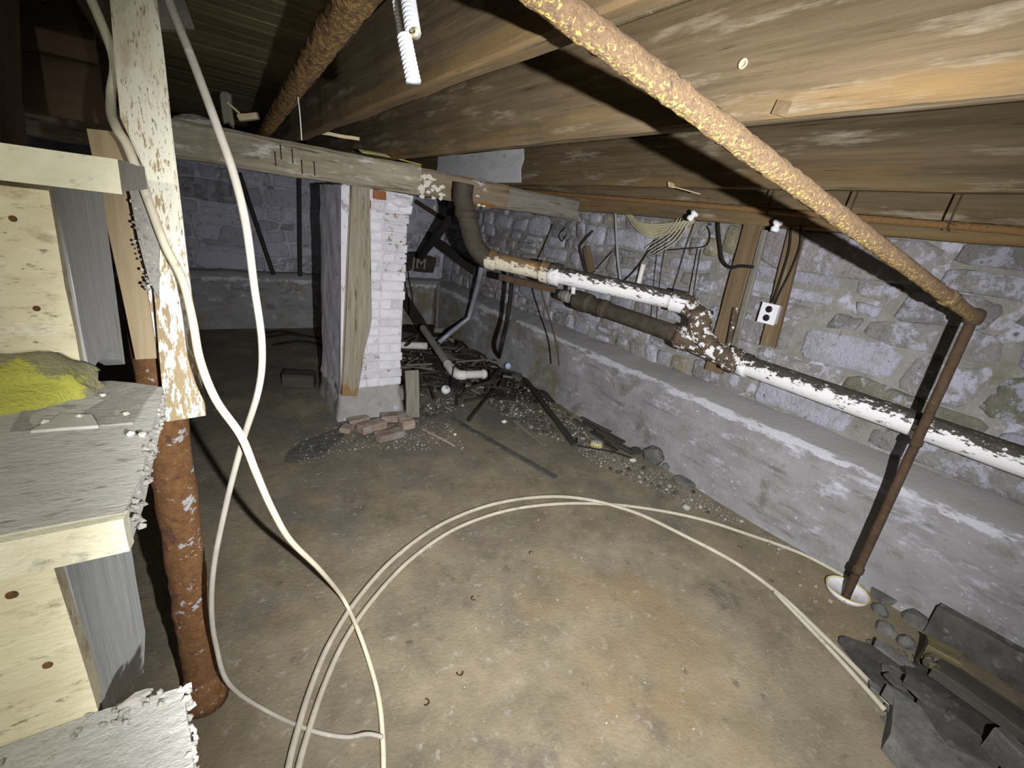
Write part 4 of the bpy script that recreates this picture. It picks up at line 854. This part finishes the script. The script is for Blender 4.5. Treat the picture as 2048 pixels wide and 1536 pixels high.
# broken sticks in the rubbish, each laid on what is under it
def bit(x, y, r, i):
    c = RS(x, y); an = r.uniform(0, 6.28); L = r.uniform(.08, .42); wd, ht = r.uniform(.012, .04), r.uniform(.008, .02)
    v = Vector((math.cos(an), math.sin(an), 0))*L/2; a, b = c-v, c+v
    if max(a.x, b.x) > 2.72 or max(a.y, b.y) > 6.0 or min(a.x, b.x) < 1.31: return False
    z = lie(a, b, wd/2+.004, ht, .20)
    if z is None: return False
    a.z = b.z = z; m_ = r.choice(('darkwood', 'darkwood', 'darkwood', 'greywood'))
    tag(timber('rubbish_stick', a, b, wd, ht, M[m_], None, jit=.003, ends=.012, seg=5), ('dark' if m_ == 'darkwood' else 'grey')+' broken stick in the corner rubbish', 'stick', ('dark' if m_ == 'darkwood' else 'grey')+' sticks in the corner rubbish')
p = FL(887, 792); block(p, p, .06)
p = FL(1192, 892); block(p, p, .055)
p = FL(1016, 731, .11); block(p, p, .04)
scatter(90, [(805, 700), (990, 690), (1040, 760), (1000, 800), (830, 800)], bit, 12)
def bit2(x, y, r, i):
    c = RS(x, y); v = Vector((r.uniform(-.25, .1), 1, 0)).normalized()*r.uniform(.05, .16); wd, ht = r.uniform(.03, .07), r.uniform(.01, .025); a, b = c-v, c+v
    if max(a.x, b.x)+wd/2 > 2.72: return False
    z = lie(a, b, wd/2+.004, ht, .12)
    if z is None: return False
    a.z = b.z = z
    tag(timber('rubbish_stick', a, b, wd, ht, M['darkwood'], None, jit=.003, ends=.012, seg=5), 'dark rotten board end lying along the footing', 'board', 'rotten board ends along the footing')
scatter(9, [(1130, 830), (1180, 830), (1280, 905), (1230, 905)], bit2, 14)
FALLEN = ((1372, 905, .05, .09, .085), (1340, 935, .025, .03, .03), (1385, 960, .06, .09, .02), (1372, 1018, .025, .028, .02), (1400, 1016, .013, .014, .012), (1272, 905, .07, .04, .03), (1265, 922, .03, .02, .012), (1060, 758, .09, .08, .06), (1003, 830, .03, .03, .02), (1008, 845, .025, .02, .015), (862, 866, .03, .022, .006), (910, 870, .012, .012, .01))
for x, y, sx, sy, sz in FALLEN: p = RS(x, y); p.x = min(p.x, 2.765-sx*.8); block(p, p, max(sx, sy)*1.1)
pale = [rock_mesh((1, 1, .7), 1, .25) for _ in range(5)]
def chunk(name, x, y, s, m_, label, group, r, z=.0, cat='rubble'):
    q = RS(x, y); me = pale[r.randrange(5)]
    if not room(q, s*1.35): return False
    key = m_+str(pale.index(me))
    if key not in CH: c = me.copy(); c.materials.append(M[m_]); CH[key] = c
    o = link(name, CH[key]); o.location = (q.x, q.y, surf(q.x, q.y)+s*.5); o.scale = (s*r.uniform(.7, 1.4), s*r.uniform(.7, 1.2), s); o.rotation_euler = (r.uniform(-.3, .3), r.uniform(-.3, .3), r.uniform(0, 6.3)); tag(o, label, cat, group)
CH = {}
corner = [(800, 700), (1000, 690), (1060, 760), (1150, 830), (1290, 915), (1200, 905), (1080, 870), (960, 800), (830, 850), (800, 790)]
scatter(105, corner, lambda x, y, r, i: chunk('rubble_chunk', x, y, r.uniform(.006, .02), 'rubble', 'pale rubble chunk in the dark dirt of the corner', 'pale rubble in the corner dirt', r, .015), 3)
def grit(name, n, poly, s0, s1, m_, label, seed, z=.0):
    bm = bmesh.new(); r = random.Random(seed); base = rock_mesh((1, 1, .7), 1, .25, 5.1); org = FL(poly[0][0], poly[0][1])
    vs = [v.co.copy() for v in base.vertices]; fs = [tuple(p.vertices) for p in base.polygons]; V_ = []; F_ = []
    def add(x, y, rr, i):
        q = RS(x, y); s = rr.uniform(s0, s1)*(1 if rr.random() < .8 else 1.6)
        if not room(q, s*1.3): return False
        z = surf(q.x, q.y); an = rr.uniform(0, 6.28); ca, sa = math.cos(an), math.sin(an); a_, b_ = rr.uniform(.6, 1.5), rr.uniform(.6, 1.2); o_ = len(V_)
        for v in vs: V_.append((q.x-org.x+(v.x*ca*a_-v.y*sa*b_)*s, q.y-org.y+(v.x*sa*a_+v.y*ca*b_)*s, z+s*.4+v.z*s))
        for f in fs: F_.append(tuple(k_+o_ for k_ in f))
    scatter(n, poly, add, seed); bm.free()
    me = bpy.data.meshes.new(name); me.from_pydata(V_, [], F_); o = link(name, me, M[m_]); o.location = (org.x, org.y, 0); tag(o, label, 'grit'); o['kind'] = 'stuff'
foot_ = [(1100, 800), (1170, 830), (1270, 910), (1390, 985), (1500, 1052), (1450, 1042), (1320, 984), (1200, 934), (1110, 872)]
scatter(90, foot_, lambda x, y, r, i: chunk('rubble_chunk', x, y, r.uniform(.005, .019), 'rubble' if i % 3 else 'rubbledark', ('pale' if i % 3 else 'dark')+' rubble chunk along the foot of the parged footing', ('pale' if i % 3 else 'dark')+' rubble along the footing', r), 5)
pierf = [(580, 890), (690, 845), (800, 850), (900, 840), (930, 900), (820, 900), (700, 900), (600, 930)]
scatter(60, pierf, lambda x, y, r, i: chunk('rubble_chunk', x, y, r.uniform(.004, .012), 'rubble' if i % 4 else 'brickrubble', ('pale' if i % 4 else 'reddish')+' rubble crumb on the floor before the brick pier', ('pale' if i % 4 else 'reddish')+' crumbs before the pier', r), 6)
wide = [(520, 950), (1000, 930), (1500, 1060), (1700, 1250), (1500, 1500), (800, 1500), (480, 1400)]
scatter(30, wide, lambda x, y, r, i: chunk('floor_crumb', x, y, r.uniform(.002, .0045), 'flake', 'white crumb scattered over the open concrete floor', 'white crumbs on the open floor', r, 0, 'crumb'), 8)
wallf = [(1500, 1050), (1640, 1130), (1680, 1250), (1600, 1180)]
scatter(16, wallf, lambda x, y, r, i: chunk('rubble_chunk', x, y, r.uniform(.005, .014), 'rubble', 'pale rubble crumb near the white dish by the footing', 'pale crumbs near the white dish', r), 9)
grit('dark_grit', 420, corner, .008, .034, 'rubbledark', 'dark grit and clinker strewn through the corner dirt', 4, .008)
grit('pale_grit', 320, corner, .003, .010, 'rubble', 'fine pale grit strewn through the corner dirt', 41, .015)
grit('footing_grit', 420, foot_, .003, .011, 'rubble', 'fine pale grit along the foot of the parged footing', 42)
grit('footing_dark_grit', 160, foot_, .005, .018, 'rubbledark', 'dark grit along the foot of the parged footing', 43)
grit('pier_grit', 240, pierf, .002, .008, 'rubble', 'fine crumbs on the floor around the brick pier', 44)
# fallen pieces along the footing
for i, (x, y, sx, sy, sz, m_, lb) in enumerate(((1372, 905, .05, .09, .085, 'slablight', 'grey stone block leaning against the footing'), (1340, 935, .025, .03, .03, 'slablight', 'smaller stone beside the grey block at the footing'), (1385, 960, .06, .09, .02, 'slablight', 'flat stone flake at the foot of the footing'),
        (1372, 1018, .025, .028, .02, 'rubble', 'white stone lying by the curving tubing'), (1400, 1016, .013, .014, .012, 'rubble', 'small white pebble beside the white stone'), (1272, 905, .07, .04, .03, 'darkwood', 'dark rotten lump by the yellow cap'), (1265, 922, .03, .02, .012, 'flake', 'white paint flake by the dark rotten lump'), (1060, 758, .09, .08, .06, 'rubbledark', 'mossy dark clod at the foot of the footing'), (1003, 830, .03, .03, .02, 'rubbledark', 'dark clod beside the black rod'), (1008, 845, .025, .02, .015, 'flake', 'white plaster lump beside the dark clod'), (862, 866, .03, .022, .006, 'brickrubble', 'pinkish shard on the floor before the pier'), (910, 870, .012, .012, .01, 'flake', 'white lump before the pier'))):
    p = RS(x, y); p.x = min(p.x, 2.765-sx*.8); tag(rock('fallen_stone', (p.x, p.y, p.z+sz*.6), (sx, sy, sz), M[m_], None, 2, .22, 0), lb, 'stone')
sm = [FL(x, y) for x, y in ((575, 905), (600, 885), (660, 862), (690, 852), (690, 872), (668, 888), (640, 912), (600, 925), (570, 925))]
ds_ = prism('dirt_smear', [(p.x, p.y) for p in sm], 2, -.016, .003, M['slab'], jit=.008, cuts=6); tag(ds_, 'dark crumbly dirt smear on the floor before the pier', 'dirt'); ds_['kind'] = 'stuff'
# yellow cap, white cap, blue ball, small curled husks
p = FL(1192, 892); yc = empty('plastic_disc', (p.x, p.y, 0)); tag(yc, 'round yellow slotted plastic disc lying on the floor', 'disc')
lathe('disc', [(.040, .030), (.042, .034), (.036, .036)], M['capgrey'], (p.x, p.y, 0), yc, 22)
lathe('rim', [(.036, .010), (.046, .022), (.047, .032), (.041, .034)], M['capyellow'], (p.x, p.y, 0), yc, 22, ring=True)
for j in range(12):
    an = j*math.pi/6; q = Vector((p.x+.040*math.cos(an), p.y+.040*math.sin(an), 0)); box('tooth', (q.x-.005, q.y-.005, 0), (q.x+.005, q.y+.005, .024), M['capyellow'], yc)
p = FL(887, 792); wcp = empty('plastic_cup', (p.x, p.y, 0)); tag(wcp, 'small white plastic cup lying in the dirt beside the pier', 'cup')
lathe('shell', [(.02, .012), (.042, .02), (.044, .05), (.036, .062), (.012, .064)], M['porcelain'], (p.x, p.y, .035), wcp, 16, (.5, .2, 0)); lathe('slot', [(.006, .062), (.008, .068)], M['nail'], (p.x, p.y, .035), wcp, 8, (.5, .2, 0))
p = FL(1016, 731, .11); tag(lathe('ball', [(.004, .0), (.02, .006), (.032, .022), (.036, .038), (.032, .054), (.02, .07), (.004, .076)], M['ballblue'], (p.x, p.y, .066), None, 18), 'pale blue ball in the rubbish under the black hose', 'ball')
for i, (x, y) in enumerate(((1063, 1106), (948, 1197), (920, 1346), (852, 1405), (1480, 1095))):
    p = FL(x, y, .004); r_ = .011; an0 = i*1.3; tag(tube('curled_husk', [p+Vector((r_*math.cos(an0+t*.6), r_*math.sin(an0+t*.6), .002)) for t in range(7)], .0022, M['curl'], None, 6), 'tiny brown curled husk on the open floor', 'husk', 'curled husks on the floor')
# white dish at the foot of the drop pipe
p = FL(1690, 1190); ds = empty('dish', (p.x, p.y, 0)); tag(ds, 'chalky white round dish at the foot of the rusty drop pipe', 'dish')
lathe('bowl', [(.060, 0), (.084, .006), (.092, .022), (.094, .034), (.086, .036), (.080, .026), (.02, .022)], M['dishwhite'], (p.x, p.y, 0), ds, 28)
lathe('rim', [(.090, .031), (.096, .035), (.096, .039), (.091, .040), (.088, .036)], M['dishyellow'], (p.x, p.y, 0), ds, 28, ring=True)
# pieces of slab at the footing in the near corner
def slab(pts, z0, z1, m_, lb, jit=.004):
    q = [FL(x, y, z1) for x, y in pts]; tag(prism('stone_slab', [(a.x, a.y) for a in q], 2, z0, z1, M[m_], None, jit=jit, cuts=2), lb, 'slab')
slab([(1732, 1160), (1770, 1165), (1812, 1205), (1765, 1195)], 0.0, .035, 'slablight', 'pale leaf-shaped stone flake at the foot of the footing')
slab([(1680, 1275), (1690, 1272), (1812, 1312), (1900, 1440), (1800, 1420)], 0.0, .03, 'slab', 'long dark slate lying flat under the others in the slate pile')
slab([(1805, 1318), (1850, 1330), (2060, 1440), (2070, 1560), (1900, 1420), (1815, 1365)], .03, .06, 'slab', 'dark slate with a grey worn face in the slate pile')
slab([(1790, 1398), (1830, 1405), (1960, 1500), (2020, 1600), (1900, 1600), (1780, 1470)], .0, .075, 'slablight', 'grey slab at the front edge of the slate pile')
slab([(1836, 1400), (1860, 1392), (1960, 1470), (2000, 1530), (1900, 1490)], .06, .085, 'slab', 'small dark slate on top of the slate pile')
a, b = FL(1985, 1475, .13), FL(2080, 1570, .13)
tag(timber('slate_strip', a, b, .05, .10, M['slablight'], None, jit=.006), 'pale edged board end standing on the slate pile', 'board')
u1, u2 = PX(1880, 1212, 2.70), PX(1842, 1282, 2.70)
tag(prism('upright_slab', [(u1.y, u1.z), (u2.y+.01, u2.z-.02), (u2.y-.02, .0), (-.95, .0), (-.95, u1.z+.02), (-.3, u1.z+.01)], 0, 2.69, 2.74, M['slab'], None, jit=.006, cuts=3), 'dark upright slab leaning against the footing behind the slate pile', 'slab')
p0_ = FL(1846, 1300, .09); tag(timber('broken_crate_end', p0_, p0_+Vector((.02, -.10, .0)), .09, .12, M['cratewood'], None, jit=.012, ends=.02), 'ochre rotted wood end between the slate pile and the upright slab', 'wood')
for i in range(16): 
    p = FL(1860+random.uniform(-8, 50), 1310+random.uniform(-12, 30), .11); tag(rock('rot_lump', p, (.018, .022, .014), M['cratewood' if i % 3 == 0 else 'rubbledark'], None, 1, .35), ('ochre' if i % 3 == 0 else 'dark')+' rotted lump behind the slate pile', 'rubble', ('ochre' if i % 3 == 0 else 'dark')+' rotted lumps behind the slates')
p = FL(1985, 1475, .13); q = FL(2080, 1570, .13); block(p, q, .05)
for x, y in ((1770, 1262), (1808, 1286), (1830, 1242)): p = FL(x, y); block(p, p, .05)
near = [(1690, 1285), (1840, 1300), (2040, 1420), (2040, 1530), (1880, 1520), (1800, 1420)]
def shard(x, y, r, i):
    q = FL(x, y, .05); n_ = r.choice((4, 5, 5, 6)); s = r.uniform(.03, .085); an0 = r.uniform(0, 6)
    pts = [(q.x+math.cos(an0+j*6.283/n_)*s*r.uniform(.6, 1.2)*.7, q.y+math.sin(an0+j*6.283/n_)*s*r.uniform(.7, 1.3)) for j in range(n_)]
    o = None
    c_ = Vector((q.x, q.y, 0)); z0 = lie(c_, c_, s*.95, .016, .14)
    if z0 is None: return False
    z0 -= .008; o = prism('slate_shard', pts, 2, z0, z0+r.uniform(.010, .015), M['slab' if i % 3 else 'slablight'], None, jit=.003, cuts=1); tag(o, ('dark' if i % 3 else 'grey')+' broken slate shard in the slate pile by the footing', 'slate', ('dark' if i % 3 else 'grey')+' shards of the slate pile')
scatter(26, near, shard, 31)
grit('slate_grit', 260, near, .004, .014, 'rubbledark', 'dark slate grit filling the gaps of the slate pile', 45, .02)
stick((1870, 1330, 2100, 1490), .12, .05, 'darkwood', 'dark rotten plank between the slate pile and the upright slab', 'plank', .07)
for i, (x, y, sx, sy, sz) in enumerate(((1770, 1262, .035, .045, .03), (1812, 1290, .032, .036, .035), (1830, 1242, .05, .06, .045), (1758, 1224, .030, .038, .03))):
    p = FL(x, y); tag(rock('footing_stone', (p.x, p.y, .01), (sx, sy, sz), M['slablight'], None, 2, .18), ('flat grey stone between the pale flake and the slate pile', 'rounded grey stone against the corner of the upright slab', 'largest low grey stone between the white dish and the upright slab', 'low grey stone right beside the white dish')[i], 'stone', 'low stones near the white dish')
# dark box beside the pier at the back
p = PY(612, 748, 3.95); tag(timber('dark_box', FL(568, 757, .06), FL(630, 759, .06), .16, .12, M['darkwood'], None, jit=.006), 'low dark timber block lying on the floor behind the plastered side of the pier', 'block')
for i, L in enumerate((((530, 675), (580, 668), (640, 676)), ((545, 690), (600, 682), (648, 690)), ((520, 668), (560, 662), (600, 668)))):
    wire('floor_wire', [FL(x, y, .01) for x, y in L], .012, 'black', 'black wire lying on the floor under the whitewashed back wall', 'black wires by the back wall')
